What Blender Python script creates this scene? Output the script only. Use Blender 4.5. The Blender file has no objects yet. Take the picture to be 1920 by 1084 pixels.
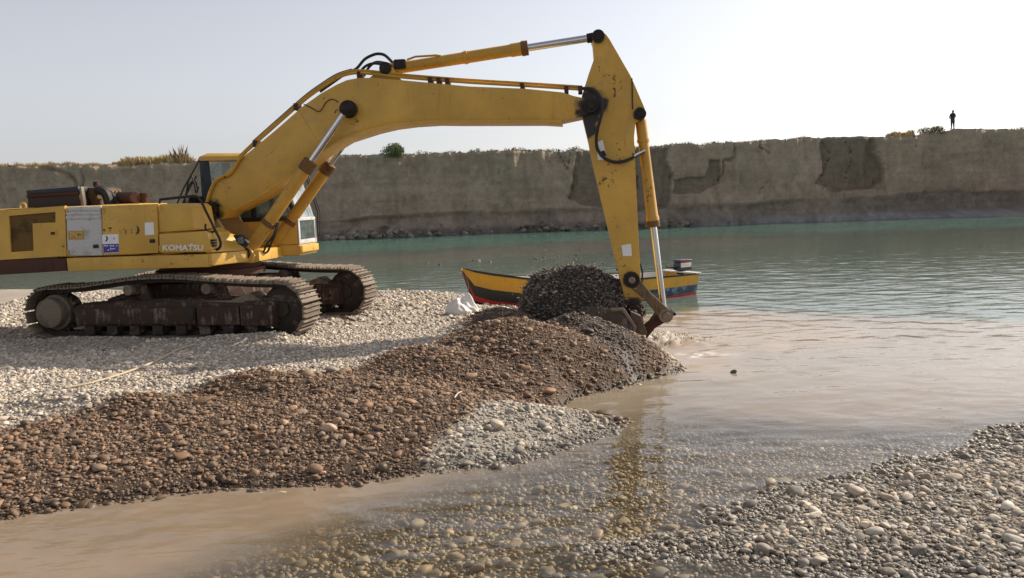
import bpy, bmesh, math, random
import numpy as np
from mathutils import Vector, Matrix
random.seed(7); RNG = np.random.default_rng(7)
SC = bpy.context.scene
COL = SC.collection

# ------------------------------------------------------------------ camera
FPX, CX, CY = 1500.0, 960.0, 542.0          # focal length and centre in photo pixels
CAM = np.array([0.0, 0.0, 2.5]); ROLL = 0.036; PITCH = math.atan(157/1500)
_F = np.array([0, math.cos(PITCH), -math.sin(PITCH)])
_R0 = np.array([1.0, 0, 0]); _U0 = np.cross(_R0, _F)
_R = _R0*math.cos(ROLL) - _U0*math.sin(ROLL)
_U = _U0*math.cos(ROLL) + _R0*math.sin(ROLL)
cd = bpy.data.cameras.new('camera'); cam = bpy.data.objects.new('camera', cd); COL.objects.link(cam)
cd.sensor_width = 36; cd.lens = FPX/1920*36; cd.clip_end = 3000; cd.clip_start = 0.05
M = Matrix(((_R[0], _U[0], -_F[0], CAM[0]), (_R[1], _U[1], -_F[1], CAM[1]), (_R[2], _U[2], -_F[2], CAM[2]), (0, 0, 0, 1)))
cam.matrix_world = M
SC.camera = cam

# ------------------------------------------------------------------ light
SUN_EL, SUN_AZ = math.radians(35), math.radians(60)     # azimuth from +Y towards +X
w = bpy.data.worlds.new('World'); SC.world = w; w.use_nodes = True
nt = w.node_tree; bg = nt.nodes['Background']
sky = nt.nodes.new('ShaderNodeTexSky'); sky.sky_type = 'NISHITA'; sky.sun_disc = False
sky.sun_elevation = SUN_EL; sky.sun_rotation = SUN_AZ
sky.air_density = 1.0; sky.dust_density = 1.5; sky.ozone_density = 1.0; sky.altitude = 50
hs = nt.nodes.new('ShaderNodeHueSaturation'); hs.inputs['Saturation'].default_value = .30
nt.links.new(sky.outputs[0], hs.inputs['Color']); tn = nt.nodes.new('ShaderNodeMixRGB'); tn.blend_type = 'MULTIPLY'; tn.inputs[0].default_value = 1; tn.inputs[2].default_value = (1.01, .985, 1.0, 1)   # dusty, faintly rosy haze
nt.links.new(hs.outputs[0], tn.inputs[1]); nt.links.new(tn.outputs[0], bg.inputs[0]); bg.inputs[1].default_value = 0.125
sl = bpy.data.lights.new('sun', 'SUN'); sun = bpy.data.objects.new('sun', sl); COL.objects.link(sun)
sl.energy = 5.0; sl.angle = math.radians(0.6); sl.color = (1.0, 0.89, 0.74)
sdir = Vector((math.sin(SUN_AZ)*math.cos(SUN_EL), math.cos(SUN_AZ)*math.cos(SUN_EL), math.sin(SUN_EL)))
sun.rotation_euler = sdir.to_track_quat('Z', 'Y').to_euler()
SC.view_settings.view_transform = 'Standard'; SC.view_settings.look = 'None'
SC.view_settings.exposure = 0.28; SC.view_settings.gamma = 1.0

# ------------------------------------------------------------------ photo pixel -> direction -> point on what it touches
def ray(u, v):
    return _F + _R*((u-CX)/FPX) + _U*((CY-v)/FPX)
def at_z(u, v, z=0.0):
    d = ray(u, v); k = (z-CAM[2])/d[2]; return CAM + d*k
def at_y(u, v, y):
    d = ray(u, v); return CAM + d*(y/d[1])
def poly_z(pts, z=0.0): return np.array([at_z(u, v, z)[:2] for u, v in pts])
def project(P):
    q = P-CAM; dep = q@_F
    dep = np.where(np.abs(dep) < 1e-6, 1e-6, dep)
    return CX+FPX*(q@_R)/dep, CY-FPX*(q@_U)/dep, dep

# ------------------------------------------------------------------ numpy noise
def _hash(ix, iy, seed):
    h = (ix.astype(np.int64)*374761393 + iy.astype(np.int64)*668265263 + seed*974711) & 0xffffffff
    h = ((h ^ (h >> 13))*1274126177) & 0xffffffff
    h = h ^ (h >> 16)
    return (h & 0xffff)/65535.0
def vn(x, y, seed=0):
    ix = np.floor(x); iy = np.floor(y); fx = x-ix; fy = y-iy
    fx = fx*fx*(3-2*fx); fy = fy*fy*(3-2*fy)
    a = _hash(ix, iy, seed); b = _hash(ix+1, iy, seed); c = _hash(ix, iy+1, seed); d = _hash(ix+1, iy+1, seed)
    return (a*(1-fx)+b*fx)*(1-fy)+(c*(1-fx)+d*fx)*fy
def fbm(x, y, seed=0, o=4):
    s = 0; a = .5; t = 0
    for i in range(o):
        s = s+a*vn(x*2**i, y*2**i, seed+i*17); t += a; a *= .5
    return s/t-.5
def sdf(x, y, poly):
    """signed distance to a polygon, positive inside"""
    shp = x.shape; x = x.ravel(); y = y.ravel()
    d = np.full(x.shape, 1e9); ins = np.zeros(x.shape, bool); n = len(poly)
    for i in range(n):
        ax, ay = poly[i]; bx, by = poly[(i+1) % n]
        ex, ey = bx-ax, by-ay; L = ex*ex+ey*ey+1e-12
        t = np.clip(((x-ax)*ex+(y-ay)*ey)/L, 0, 1)
        d = np.minimum(d, np.hypot(x-ax-t*ex, y-ay-t*ey))
        c = ((ay > y) != (by > y)) & (x < (bx-ax)*(y-ay)/(by-ay+1e-12)+ax)
        ins ^= c
    return np.where(ins, d, -d).reshape(shp)
def sstep(a, b, x):
    t = np.clip((x-a)/(b-a), 0, 1); return t*t*(3-2*t)
def smax(a, b, k): 
    h = np.clip(.5+.5*(a-b)/k, 0, 1); return b*(1-h)+a*h+k*h*(1-h)

# ------------------------------------------------------------------ materials
def mat(name):
    m = bpy.data.materials.new(name); m.use_nodes = True
    n = m.node_tree.nodes; b = n['Principled BSDF']; return m, n, m.node_tree.links, b
def simple(name, c, rough=.6, metal=0.0, var=.25, scale=9.0, bump=.15, spec=.4):
    m, n, l, b = mat(name)
    tc = n.new('ShaderNodeTexCoord'); no = n.new('ShaderNodeTexNoise'); no.inputs['Scale'].default_value = scale; no.inputs['Detail'].default_value = 6
    l.new(tc.outputs['Object'], no.inputs['Vector'])
    mx = n.new('ShaderNodeMixRGB'); mx.inputs[1].default_value = tuple(x*(1-var) for x in c)+(1,); mx.inputs[2].default_value = tuple(min(1, x*(1+var)) for x in c)+(1,)
    l.new(no.outputs[0], mx.inputs[0]); l.new(mx.outputs[0], b.inputs['Base Color'])
    b.inputs['Roughness'].default_value = rough; b.inputs['Metallic'].default_value = metal; b.inputs['Specular IOR Level'].default_value = spec
    if bump:
        bp = n.new('ShaderNodeBump'); bp.inputs['Strength'].default_value = bump; bp.inputs['Distance'].default_value = .01
        l.new(no.outputs[0], bp.inputs['Height']); l.new(bp.outputs[0], b.inputs['Normal'])
    return m
def ramp(n, l, src, a, b):
    r = n.new('ShaderNodeMapRange'); r.inputs[1].default_value = a; r.inputs[2].default_value = b; l.new(src, r.inputs[0]); return r.outputs[0]
def mixc(n, l, fac, a, bcol):
    mx = n.new('ShaderNodeMixRGB')
    if isinstance(fac, float): mx.inputs[0].default_value = fac
    else: l.new(fac, mx.inputs[0])
    for i, c in ((1, a), (2, bcol)):
        if isinstance(c, tuple): mx.inputs[i].default_value = c+(1,) if len(c) == 3 else c
        else: l.new(c, mx.inputs[i])
    return mx.outputs[0]
def noise(n, l, vec, scale, detail=5, rough=.55, sx=None):
    no = n.new('ShaderNodeTexNoise'); no.inputs['Scale'].default_value = scale; no.inputs['Detail'].default_value = detail; no.inputs['Roughness'].default_value = rough
    if sx:
        mp = n.new('ShaderNodeMapping'); mp.inputs['Scale'].default_value = sx; l.new(vec, mp.inputs[0]); vec = mp.outputs[0]
    l.new(vec, no.inputs['Vector']); return no.outputs[0]
def painted(name, c, stains=(), rust=.5, rough=.42, scr=1.0):
    """old machine paint: faded patches, dust, rust chips, scratches, grease round the pins"""
    m, n, l, b = mat(name)
    tc = n.new('ShaderNodeTexCoord'); v = tc.outputs['Object']
    f = noise(n, l, v, 1.6, 4)
    col = mixc(n, l, ramp(n, l, f, .3, .7), tuple(x*.84 for x in c), tuple(min(1, x*1.12) for x in c))
    dust = noise(n, l, v, 5.0, 8, .65)
    col = mixc(n, l, ramp(n, l, dust, .52, .95), col, (.36, .25, .12))
    # vertical dirt runs
    run = noise(n, l, v, 3.0, 5, .6, (6, 6, .5))
    col = mixc(n, l, ramp(n, l, run, .60, 1.0), col, (.12, .075, .03))
    chip = noise(n, l, v, 17.0, 6, .7); big = noise(n, l, v, 2.3, 3)
    ad = n.new('ShaderNodeMath'); ad.operation = 'MULTIPLY_ADD'; l.new(big, ad.inputs[0]); ad.inputs[1].default_value = .55; l.new(chip, ad.inputs[2])
    col = mixc(n, l, ramp(n, l, ad.outputs[0], 1.0-.08*rust, 1.03-.08*rust), col, (.055, .028, .015))
    # scratches: thin stretched lines, thinned out by a mask
    if scr:
        s1 = noise(n, l, v, 5.0, 2, .5, (1.2, 1, 6.5)); 
        ab = n.new('ShaderNodeMath'); ab.operation = 'SUBTRACT'; l.new(s1, ab.inputs[0]); ab.inputs[1].default_value = .5
        ab2 = n.new('ShaderNodeMath'); ab2.operation = 'ABSOLUTE'; l.new(ab.outputs[0], ab2.inputs[0])
        ln = ramp(n, l, ab2.outputs[0], .006, .002)
        mk = ramp(n, l, noise(n, l, v, 3.7, 3), .62, .66)
        mu = n.new('ShaderNodeMath'); mu.operation = 'MULTIPLY'; l.new(ln, mu.inputs[0]); l.new(mk, mu.inputs[1])
        col = mixc(n, l, mu.outputs[0], col, (.05, .028, .015))
    for (cx, cy, cz, r) in stains:
        vd = n.new('ShaderNodeVectorMath'); vd.operation = 'DISTANCE'; l.new(v, vd.inputs[0]); vd.inputs[1].default_value = (cx, cy, cz)
        ma = n.new('ShaderNodeMath'); ma.operation = 'MULTIPLY_ADD'; l.new(dust, ma.inputs[0]); ma.inputs[1].default_value = r*1.5; l.new(vd.outputs['Value'], ma.inputs[2])
        col = mixc(n, l, ramp(n, l, ma.outputs[0], r*1.75, r*1.45), col, (.018, .013, .01))
    l.new(col, b.inputs['Base Color'])
    rr = ramp(n, l, dust, .2, .8); m2 = n.new('ShaderNodeMapRange'); m2.inputs[3].default_value = rough-.08; m2.inputs[4].default_value = rough+.25; l.new(rr, m2.inputs[0]); l.new(m2.outputs[0], b.inputs['Roughness'])
    bp = n.new('ShaderNodeBump'); bp.inputs['Strength'].default_value = .12; bp.inputs['Distance'].default_value = .01; l.new(f, bp.inputs['Height']); l.new(bp.outputs[0], b.inputs['Normal'])
    return m
def muddy(name, base, mud, amount=.5, rough=.8, drips=True):
    m, n, l, b = mat(name)
    tc = n.new('ShaderNodeTexCoord'); v = tc.outputs['Object']
    a = noise(n, l, v, 4, 8, .65); d = noise(n, l, v, 3.2, 5, .6, (7, 7, .6)); fine = noise(n, l, v, 40, 5, .7)
    ma = n.new('ShaderNodeMath'); ma.operation = 'MULTIPLY_ADD'; l.new(d if drips else a, ma.inputs[0]); ma.inputs[1].default_value = .8; l.new(a, ma.inputs[2])
    col = mixc(n, l, ramp(n, l, ma.outputs[0], 1.12-.4*amount, 1.28-.4*amount), base, mud)
    col = mixc(n, l, ramp(n, l, fine, .3, .8), col, tuple(x*.6 for x in base))
    l.new(col, b.inputs['Base Color']); b.inputs['Roughness'].default_value = rough; b.inputs['Specular IOR Level'].default_value = .25
    bp = n.new('ShaderNodeBump'); bp.inputs['Strength'].default_value = .5; bp.inputs['Distance'].default_value = .01; l.new(fine, bp.inputs['Height']); l.new(bp.outputs[0], b.inputs['Normal'])
    return m
def schlick(n, l, normal=None, f0=.02):
    """facing-angle reflectance that is the same from both sides of a thin surface"""
    g = n.new('ShaderNodeNewGeometry'); d = n.new('ShaderNodeVectorMath'); d.operation = 'DOT_PRODUCT'
    l.new(normal if normal is not None else g.outputs['Normal'], d.inputs[0]); l.new(g.outputs['Incoming'], d.inputs[1])
    a = n.new('ShaderNodeMath'); a.operation = 'ABSOLUTE'; l.new(d.outputs['Value'], a.inputs[0])
    s = n.new('ShaderNodeMath'); s.operation = 'SUBTRACT'; s.inputs[0].default_value = 1; l.new(a.outputs[0], s.inputs[1]); s.use_clamp = True
    q = n.new('ShaderNodeMath'); q.operation = 'POWER'; l.new(s.outputs[0], q.inputs[0]); q.inputs[1].default_value = 5
    m = n.new('ShaderNodeMapRange'); m.inputs[3].default_value = f0; m.inputs[4].default_value = 1; l.new(q.outputs[0], m.inputs[0]); return m.outputs[0]
def glassy(name, tint=(.75, .82, .82), diff=.12, dcol=(.5, .55, .55)):
    m, n, l, b = mat(name); n.remove(b); out = n['Material Output']
    tr = n.new('ShaderNodeBsdfTransparent'); tr.inputs[0].default_value = tint+(1,)
    df = n.new('ShaderNodeBsdfDiffuse'); df.inputs[0].default_value = dcol+(1,)
    gl = n.new('ShaderNodeBsdfGlossy'); gl.inputs['Roughness'].default_value = .03
    no = n.new('ShaderNodeTexNoise'); no.inputs['Scale'].default_value = 3; no.inputs['Detail'].default_value = 6
    mr = n.new('ShaderNodeMapRange'); mr.inputs[1].default_value = .3; mr.inputs[2].default_value = .8; mr.inputs[3].default_value = diff*.5; mr.inputs[4].default_value = diff*2
    l.new(no.outputs[0], mr.inputs[0])
    m1 = n.new('ShaderNodeMixShader'); l.new(mr.outputs[0], m1.inputs[0]); l.new(tr.outputs[0], m1.inputs[1]); l.new(df.outputs[0], m1.inputs[2])
    m2 = n.new('ShaderNodeMixShader'); l.new(schlick(n, l, None, .05), m2.inputs[0]); l.new(m1.outputs[0], m2.inputs[1]); l.new(gl.outputs[0], m2.inputs[2])
    l.new(m2.outputs[0], out.inputs[0]); return m

YEL = (.55, .325, .05)
M_dark = simple('black_metal', (.018, .017, .017), .55, .2)
M_rubber = simple('hose_rubber', (.02, .018, .017), .6)
M_grease = simple('greasy_steel', (.022, .016, .013), .45, .5)
M_chrome = simple('chrome_rod', (.62, .62, .63), .16, 1.0, .08, 30, 0)
M_pin = simple('worn_pin', (.20, .165, .13), .5, .6)
M_rust = muddy('rusty_steel', (.085, .038, .025), (.05, .03, .022), .4, .75)
M_track = muddy('track_steel', (.045, .033, .026), (.21, .165, .125), .38, .7, False)
M_frame = muddy('muddy_frame', (.06, .036, .026), (.24, .185, .14), .47, .85)
M_shoe = muddy('shoe_steel', (.20, .155, .115), (.30, .245, .19), .5, .6, False)
M_hub = muddy('caked_mud', (.22, .175, .13), (.12, .09, .07), .5, .95, False)
M_white = simple('white_sticker', (.72, .72, .72), .5, 0, .1)
M_blue = simple('blue_sticker', (.05, .05, .30), .5, 0, .1)
M_panel = muddy('dull_white_panel', (.58, .58, .58), (.36, .34, .31), .42, .5, False)
M_glass = glassy('cab_glass'); M_glass2 = glassy('dusty_glass', (.35, .42, .42), .3, (.25, .3, .3))
M_cabdark = simple('cab_black', (.012, .017, .024), .4)
M_seat = simple('seat_cloth', (.03, .032, .035), .9)

# ------------------------------------------------------------------ mesh builder
class MB:
    def __init__(self): self.v = []; self.f = []
    def add(self, vs, fs):
        o = len(self.v); self.v += [tuple(map(float, p)) for p in vs]; self.f += [tuple(i+o for i in f) for f in fs]; return self
    def box(self, a, b):
        (x0, y0, z0), (x1, y1, z1) = a, b
        return self.add([(x0, y0, z0), (x1, y0, z0), (x1, y1, z0), (x0, y1, z0), (x0, y0, z1), (x1, y0, z1), (x1, y1, z1), (x0, y1, z1)],
                        [(3, 2, 1, 0), (4, 5, 6, 7), (0, 1, 5, 4), (1, 2, 6, 5), (2, 3, 7, 6), (3, 0, 4, 7)])
    def prism(self, poly, s0, s1):
        """outline in (x, z), pushed from y=s0 to y=s1"""
        n = len(poly)
        return self.add([(p[0], s0, p[1]) for p in poly]+[(p[0], s1, p[1]) for p in poly],
                        [tuple(range(n)), tuple(range(2*n-1, n-1, -1))]+[(i, i+n, (i+1) % n+n, (i+1) % n) for i in range(n)])
    def loft(self, rings, cap=True):
        n = len(rings[0]); vs = [p for r in rings for p in r]; fs = []
        for k in range(len(rings)-1):
            for i in range(n):
                j = (i+1) % n; fs.append((k*n+i, k*n+j, (k+1)*n+j, (k+1)*n+i))
        if cap: fs += [tuple(range(n-1, -1, -1)), tuple(range((len(rings)-1)*n, len(rings)*n))]
        return self.add(vs, fs)
    def tube(self, path, r, n=8, cap=True):
        path = [Vector(p) for p in path]; rr = r if isinstance(r, (list, tuple)) else [r]*len(path); rings = []; up = None
        for i, p in enumerate(path):
            t = (path[min(i+1, len(path)-1)]-path[max(i-1, 0)])
            t = t.normalized() if t.length > 1e-9 else Vector((0, 0, 1))
            if up is None: up = Vector((0, 1, 0)) if abs(t.y) < .9 else Vector((1, 0, 0))
            a = t.cross(up)
            if a.length < 1e-6: a = t.cross(Vector((.3, .5, .8)))
            a.normalize(); b = t.cross(a).normalized(); up = -b if False else a.cross(t)
            rings.append([tuple(p+(a*math.cos(k*2*math.pi/n)+b*math.sin(k*2*math.pi/n))*rr[i]) for k in range(n)])
        return self.loft(rings, cap)
    def cyl(self, a, b, r0, r1=None, n=20): return self.tube([a, b], [r0, r0 if r1 is None else r1], n)
    def steps(self, a, b, prof, n=20):
        """turned shape along a->b: list of (fraction, radius)"""
        a = Vector(a); b = Vector(b); d = b-a; t = d.normalized()
        up = Vector((0, 1, 0)) if abs(t.y) < .9 else Vector((1, 0, 0)); u = t.cross(up).normalized(); v = t.cross(u)
        rings = [[tuple(a+d*f+(u*math.cos(k*2*math.pi/n)+v*math.sin(k*2*math.pi/n))*r) for k in range(n)] for f, r in prof]
        return self.loft(rings)
    def build(self, name, m, parent=None, bevel=0.0, smooth=35, rot=0.0, seg=2):
        me = bpy.data.meshes.new(name); me.from_pydata(self.v, [], self.f)
        bm = bmesh.new(); bm.from_mesh(me); bmesh.ops.recalc_face_normals(bm, faces=bm.faces)
        if bevel:
            ed = [e for e in bm.edges if len(e.link_faces) == 2 and e.calc_face_angle(0) > .5]
            bmesh.ops.bevel(bm, geom=ed, offset=bevel, segments=seg, profile=.6, affect='EDGES', clamp_overlap=True)
        bm.to_mesh(me); bm.free()
        me.materials.append(m)
        if smooth:
            me.shade_smooth(); me.set_sharp_from_angle(angle=math.radians(smooth))
        o = bpy.data.objects.new(name, me); COL.objects.link(o)
        if parent: o.parent = parent
        o.rotation_euler.z = rot
        return o
def tag(o, label=None, cat=None, group=None, kind=None):
    for k, v in (('label', label), ('category', cat), ('group', group), ('kind', kind)):
        if v: o[k] = v
    return o
def empty(name, loc, rz=0.0):
    o = bpy.data.objects.new(name, None); COL.objects.link(o); o.location = loc; o.rotation_euler.z = rz; o.empty_display_size = .2; return o
def mesh_np(name, V, Fc, m, col=None, parent=None, smooth=True):
    """fast mesh from arrays; Fc is (n,3) or (n,4); col (nv,4) colour attribute"""
    me = bpy.data.meshes.new(name); k = Fc.shape[1]
    me.vertices.add(len(V)); me.vertices.foreach_set('co', np.ascontiguousarray(V, np.float32).ravel())
    me.loops.add(Fc.size); me.loops.foreach_set('vertex_index', np.ascontiguousarray(Fc, np.int32).ravel())
    me.polygons.add(len(Fc)); me.polygons.foreach_set('loop_start', np.arange(0, Fc.size, k, dtype=np.int32)); 
    me.polygons.foreach_set('use_smooth', np.full(len(Fc), smooth))
    me.update(calc_edges=True)
    if col is not None:
        a = me.color_attributes.new('Col', 'FLOAT_COLOR', 'POINT'); a.data.foreach_set('color', np.ascontiguousarray(col, np.float32).ravel())
    me.materials.append(m); me.validate()
    o = bpy.data.objects.new(name, me); COL.objects.link(o)
    if parent: o.parent = parent
    return o
def attr_mat(name, rough_dry=.85, rough_wet=.3, bump=.3, bscale=60, spec=.4):
    """colour from the stones themselves; alpha of the attribute = wetness"""
    m, n, l, b = mat(name)
    at = n.new('ShaderNodeAttribute'); at.attribute_name = 'Col'
    tc = n.new('ShaderNodeTexCoord'); f = noise(n, l, tc.outputs['Object'], bscale, 4, .6)
    v = n.new('ShaderNodeMapRange'); v.inputs[3].default_value = .72; v.inputs[4].default_value = 1.28; l.new(f, v.inputs[0])
    mu = n.new('ShaderNodeVectorMath'); mu.operation = 'SCALE'; l.new(at.outputs['Color'], mu.inputs[0]); l.new(v.outputs[0], mu.inputs['Scale'])
    l.new(mu.outputs[0], b.inputs['Base Color'])
    r = n.new('ShaderNodeMapRange'); r.inputs[3].default_value = rough_dry; r.inputs[4].default_value = rough_wet; l.new(at.outputs['Alpha'], r.inputs[0]); l.new(r.outputs[0], b.inputs['Roughness'])
    b.inputs['Specular IOR Level'].default_value = spec
    bp = n.new('ShaderNodeBump'); bp.inputs['Strength'].default_value = bump; bp.inputs['Distance'].default_value = .01; l.new(f, bp.inputs['Height']); l.new(bp.outputs[0], b.inputs['Normal'])
    return m
M_ground = attr_mat('ground_soil', .95, .5, .8, 35, .2)
M_pebble = attr_mat('pebbles', .85, .5, .12, 60, .35)
# single stones: colour per object
M_stone, n_, l_, b_ = mat('single_stone')
oi = n_.new('ShaderNodeObjectInfo'); tc_ = n_.new('ShaderNodeTexCoord'); f_ = noise(n_, l_, tc_.outputs['Object'], 2.2, 7, .65)
mr_ = n_.new('ShaderNodeMapRange'); mr_.inputs[3].default_value = .6; mr_.inputs[4].default_value = 1.35; l_.new(f_, mr_.inputs[0])
vm_ = n_.new('ShaderNodeVectorMath'); vm_.operation = 'SCALE'; l_.new(oi.outputs['Color'], vm_.inputs[0]); l_.new(mr_.outputs[0], vm_.inputs['Scale'])
l_.new(vm_.outputs[0], b_.inputs['Base Color']); b_.inputs['Roughness'].default_value = .65; b_.inputs['Specular IOR Level'].default_value = .35
bp_ = n_.new('ShaderNodeBump'); bp_.inputs['Strength'].default_value = .15; bp_.inputs['Distance'].default_value = .05; l_.new(f_, bp_.inputs['Height']); l_.new(bp_.outputs[0], b_.inputs['Normal'])

# ------------------------------------------------------------------ near terrain (one height field, split into bank, bar and bed)
BANK = .55
LAND = poly_z([(-900, 552), (0, 545), (300, 548), (700, 551), (860, 552), (915, 562), (1000, 578), (1100, 600), (1190, 632), (1240, 664), (1276, 688), (1250, 700), (1180, 722),
               (1085, 742), (1040, 766), (1100, 773), (1165, 788), (1148, 806), (1060, 836), (960, 864), (880, 877), (760, 893), (640, 906), (420, 916), (200, 938), (0, 972), (-500, 1030), (-1500, 1100)])
BAR = poly_z([(2500, 760), (1925, 796), (1870, 808), (1832, 832), (1760, 856), (1600, 890), (1500, 920), (1400, 955), (1335, 976), (1335, 998), (1250, 1008), (1150, 1018), (1108, 1030),
              (1180, 1046), (1340, 1038), (1420, 1052), (1520, 1072), (1640, 1066), (1760, 1062), (1800, 1110), (1950, 1130), (2600, 1150)])
def land_h(x, y):
    wob = fbm(x*1.1, y*1.1, 3, 3)*.25
    s1 = sdf(x, y, LAND)+wob*.6
    a = np.clip(s1, -3, 9)
    slope = .30
    h = BANK*(1-np.exp(-np.clip(a, 0, 9)*slope/BANK*1.25))
    far = sstep(15, 19, y); h = h*(1-far*.35)
    h = h + fbm(x*.6, y*.6, 11, 3)*.09*sstep(.3, 1.5, s1)
    out = np.clip(-s1, 0, 9)
    bed = -.05-.16*(1-np.exp(-out*1.4)) - .5*sstep(9, 13, y)*sstep(.2, 1.6, out)
    z = np.where(s1 > 0, h, bed*sstep(0, .35, out)-.02*0)
    # windrow and freshly heaped mounds at the digging end
    def cone(cx, cy, pk, sl, ex=1.0, ey=1.0):
        r = np.hypot((x-cx)/ex, (y-cy)/ey); return pk+.08-np.sqrt((r*sl)**2+.08**2)
    for c in ((-.05, 11.55, .86, .42, 1.25, .9), (.95, 12.3, .80, .5, 1.1, .9), (-.25, 13.0, .84, .5, 1.1, .9), (-1.3, 10.6, .66, .36, 1.3, .8), (1.5, 12.0, .50, .42, 1, .9),
              (-3.1, 9.55, .60, .32, 1.6, .6), (-4.9, 8.9, .60, .3, 1.6, .5)):
        z = np.where(s1 > -.1, smax(z, cone(*c)+wob*.25, .06), z)
    z = np.minimum(z, .05+np.clip(s1, -1, 9)*.75) 
    # berm of gravel pushed up beside the track
    bx, by = at_z(480, 640, BANK)[:2]
    z = z+.07*np.exp(-(((x-bx)/.9)**2+((y-by)/.25)**2))
    tx_, ty_ = math.cos(math.radians(11)), -math.sin(math.radians(11)); la = (x+5.4)*tx_+(y-14.4)*ty_; lb = -(x+5.4)*ty_*-1*-1+0; lb = (x+5.4)*math.sin(math.radians(11))+(y-14.4)*math.cos(math.radians(11))
    z = z+.10*np.exp(-((lb+1.82)/.14)**2)*sstep(2.5, 2.2, np.abs(la))*(.75+1.2*fbm(x*1.3, y*1.3, 23, 2))
    s2 = sdf(x, y, BAR)+fbm(x*2.2, y*2.2, 21, 3)*.35
    bar = .075*(1-np.exp(-np.clip(s2, 0, 5)*2.2))+fbm(x*1.5, y*1.5, 5, 3)*.05*sstep(0, .4, s2)
    z2 = np.where(s2 > 0, bar, -.10*sstep(0, .5, -s2)*1.0)
    z = np.where((s2 > 0), bar, np.where(s1 <= 0, np.maximum(z2-.12*sstep(.3, 2.5, -s2)-.35*sstep(9.5, 13, y), bed*sstep(0, .35, out)), z))
    return z, s1, s2
gx = np.arange(-23, 9.01, .07); gy = np.arange(3.2, 27.01, .07)
GX, GY = np.meshgrid(gx, gy); GZ, S1, S2 = land_h(GX, GY)
GZ = GZ+fbm(GX*9, GY*9, 41, 2)*.02
BROWN = poly_z([(-900, 860), (0, 808), (150, 787), (300, 757), (480, 731), (640, 713), (760, 690), (840, 660), (880, 632), (910, 600), (980, 575), (1180, 600), (1300, 690), (1180, 740), (1060, 770),
                (930, 785), (880, 800), (830, 835), (790, 885), (640, 960), (0, 1040), (-900, 1160)], .35)
TIP = poly_z([(870, 810), (930, 782), (1040, 766), (1180, 790), (1140, 812), (1060, 842), (960, 872), (780, 900), (800, 850)], .1)
FRESH = poly_z([(850, 640), (900, 588), (980, 560), (1180, 590), (1212, 632), (1100, 612), (1000, 598), (935, 592)], .7)
def zones(x, y, z, s1, s2):
    n = fbm(x*1.7, y*1.7, 51, 4)*.9
    n2 = fbm(x*.8+3, y*.8, 57, 3)
    brown = sstep(-.12, .12, sdf(x, y, BROWN)+n*.35)
    tip = sstep(-.15, .15, sdf(x, y, TIP)+n*.3)
    fresh = sstep(-.1, .15, sdf(x, y, FRESH)+n*.2)
    brown = brown*(1-tip)
    wet = np.clip(sstep(.075, .01, z+fbm(x*3, y*3, 59, 2)*.05), 0, 1)
    return brown, tip, fresh, wet, n2
def ground_colour(x, y, z, s1, s2):
    brown, tip, fresh, wet, n2 = zones(x, y, z, s1, s2)
    c = np.empty(x.shape+(4,)); W = np.array([.32, .28, .23]); B = np.array([.075, .052, .037]); T = np.array([.27, .25, .215]); Fr = np.array([.06, .048, .04])
    base = W*(1+.3*n2[..., None]); base = base*(1-brown[..., None])+B*brown[..., None]
    base = base*(1-tip[..., None])+T*tip[..., None]; base = base*(1-fresh[..., None])+Fr*fresh[..., None]
    bar = np.array([.13, .115, .095]); b2 = (s2 > -.3)[..., None]
    base = np.where(b2, bar, base); bed = np.array([.13, .11, .075])
    base = np.where((z < -.02)[..., None], bed, base)
    c[..., :3] = base*(1-.5*wet[..., None]); c[..., 3] = np.clip(wet+.35*brown+.5*fresh, 0, 1)
    return c
GC = ground_colour(GX, GY, GZ, S1, S2)
NXg, NYg = len(gx), len(gy); IDX = np.arange(NXg*NYg).reshape(NYg, NXg)
quads = np.stack([IDX[:-1, :-1], IDX[:-1, 1:], IDX[1:, 1:], IDX[1:, :-1]], -1).reshape(-1, 4)
lab = np.where(S2 > -.05, 2, np.where(S1 > -.05, 1, 0)).ravel()[quads[:, 0]]
VG = np.stack([GX, GY, GZ], -1).reshape(-1, 3); CG = GC.reshape(-1, 4)
def sub(name, k):
    q = quads[lab == k]; u, inv = np.unique(q, return_inverse=True)
    return mesh_np(name, VG[u], inv.reshape(q.shape), M_ground, CG[u])
bank = tag(sub('riverbank', 1), kind='structure'); bar = tag(sub('gravel_bar', 2), kind='structure'); bed = tag(sub('riverbed', 0), kind='structure')
# deep bed further out, a sheet to the horizon
sx = [-900, -60, -23.2, 9.2, 60, 900]; sy = [-300, -20, 2.0, 30, 80, 900]
SX, SY = np.meshgrid(sx, sy); SZ = np.full(SX.shape, -1.3)
ii = np.arange(SX.size).reshape(SX.shape); sq = np.stack([ii[:-1, :-1], ii[:-1, 1:], ii[1:, 1:], ii[1:, :-1]], -1).reshape(-1, 4)
tag(mesh_np('ground', np.stack([SX, SY, SZ], -1).reshape(-1, 3), sq, simple('deep_bed', (.12, .11, .08), .9)), kind='structure')
# the bank goes on to the left of the frame
MBx = MB().box((-70, 8.5, -1), (-22.9, 29.5, .45)); tag(MBx.build('riverbank', simple('far_gravel', (.40, .36, .30), .95, 0, .35, 30, .8), None, .3), kind='structure')

def gz(x, y):
    """height of the near terrain, bilinear"""
    fx = np.clip((x-gx[0])/.07, 0, NXg-1.001); fy = np.clip((y-gy[0])/.07, 0, NYg-1.001)
    ix = fx.astype(int); iy = fy.astype(int); fx = fx-ix; fy = fy-iy
    return (GZ[iy, ix]*(1-fx)+GZ[iy, ix+1]*fx)*(1-fy)+(GZ[iy+1, ix]*(1-fx)+GZ[iy+1, ix+1]*fx)*fy
def gz1(x, y): return float(gz(np.array([x]), np.array([y]))[0])

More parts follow.
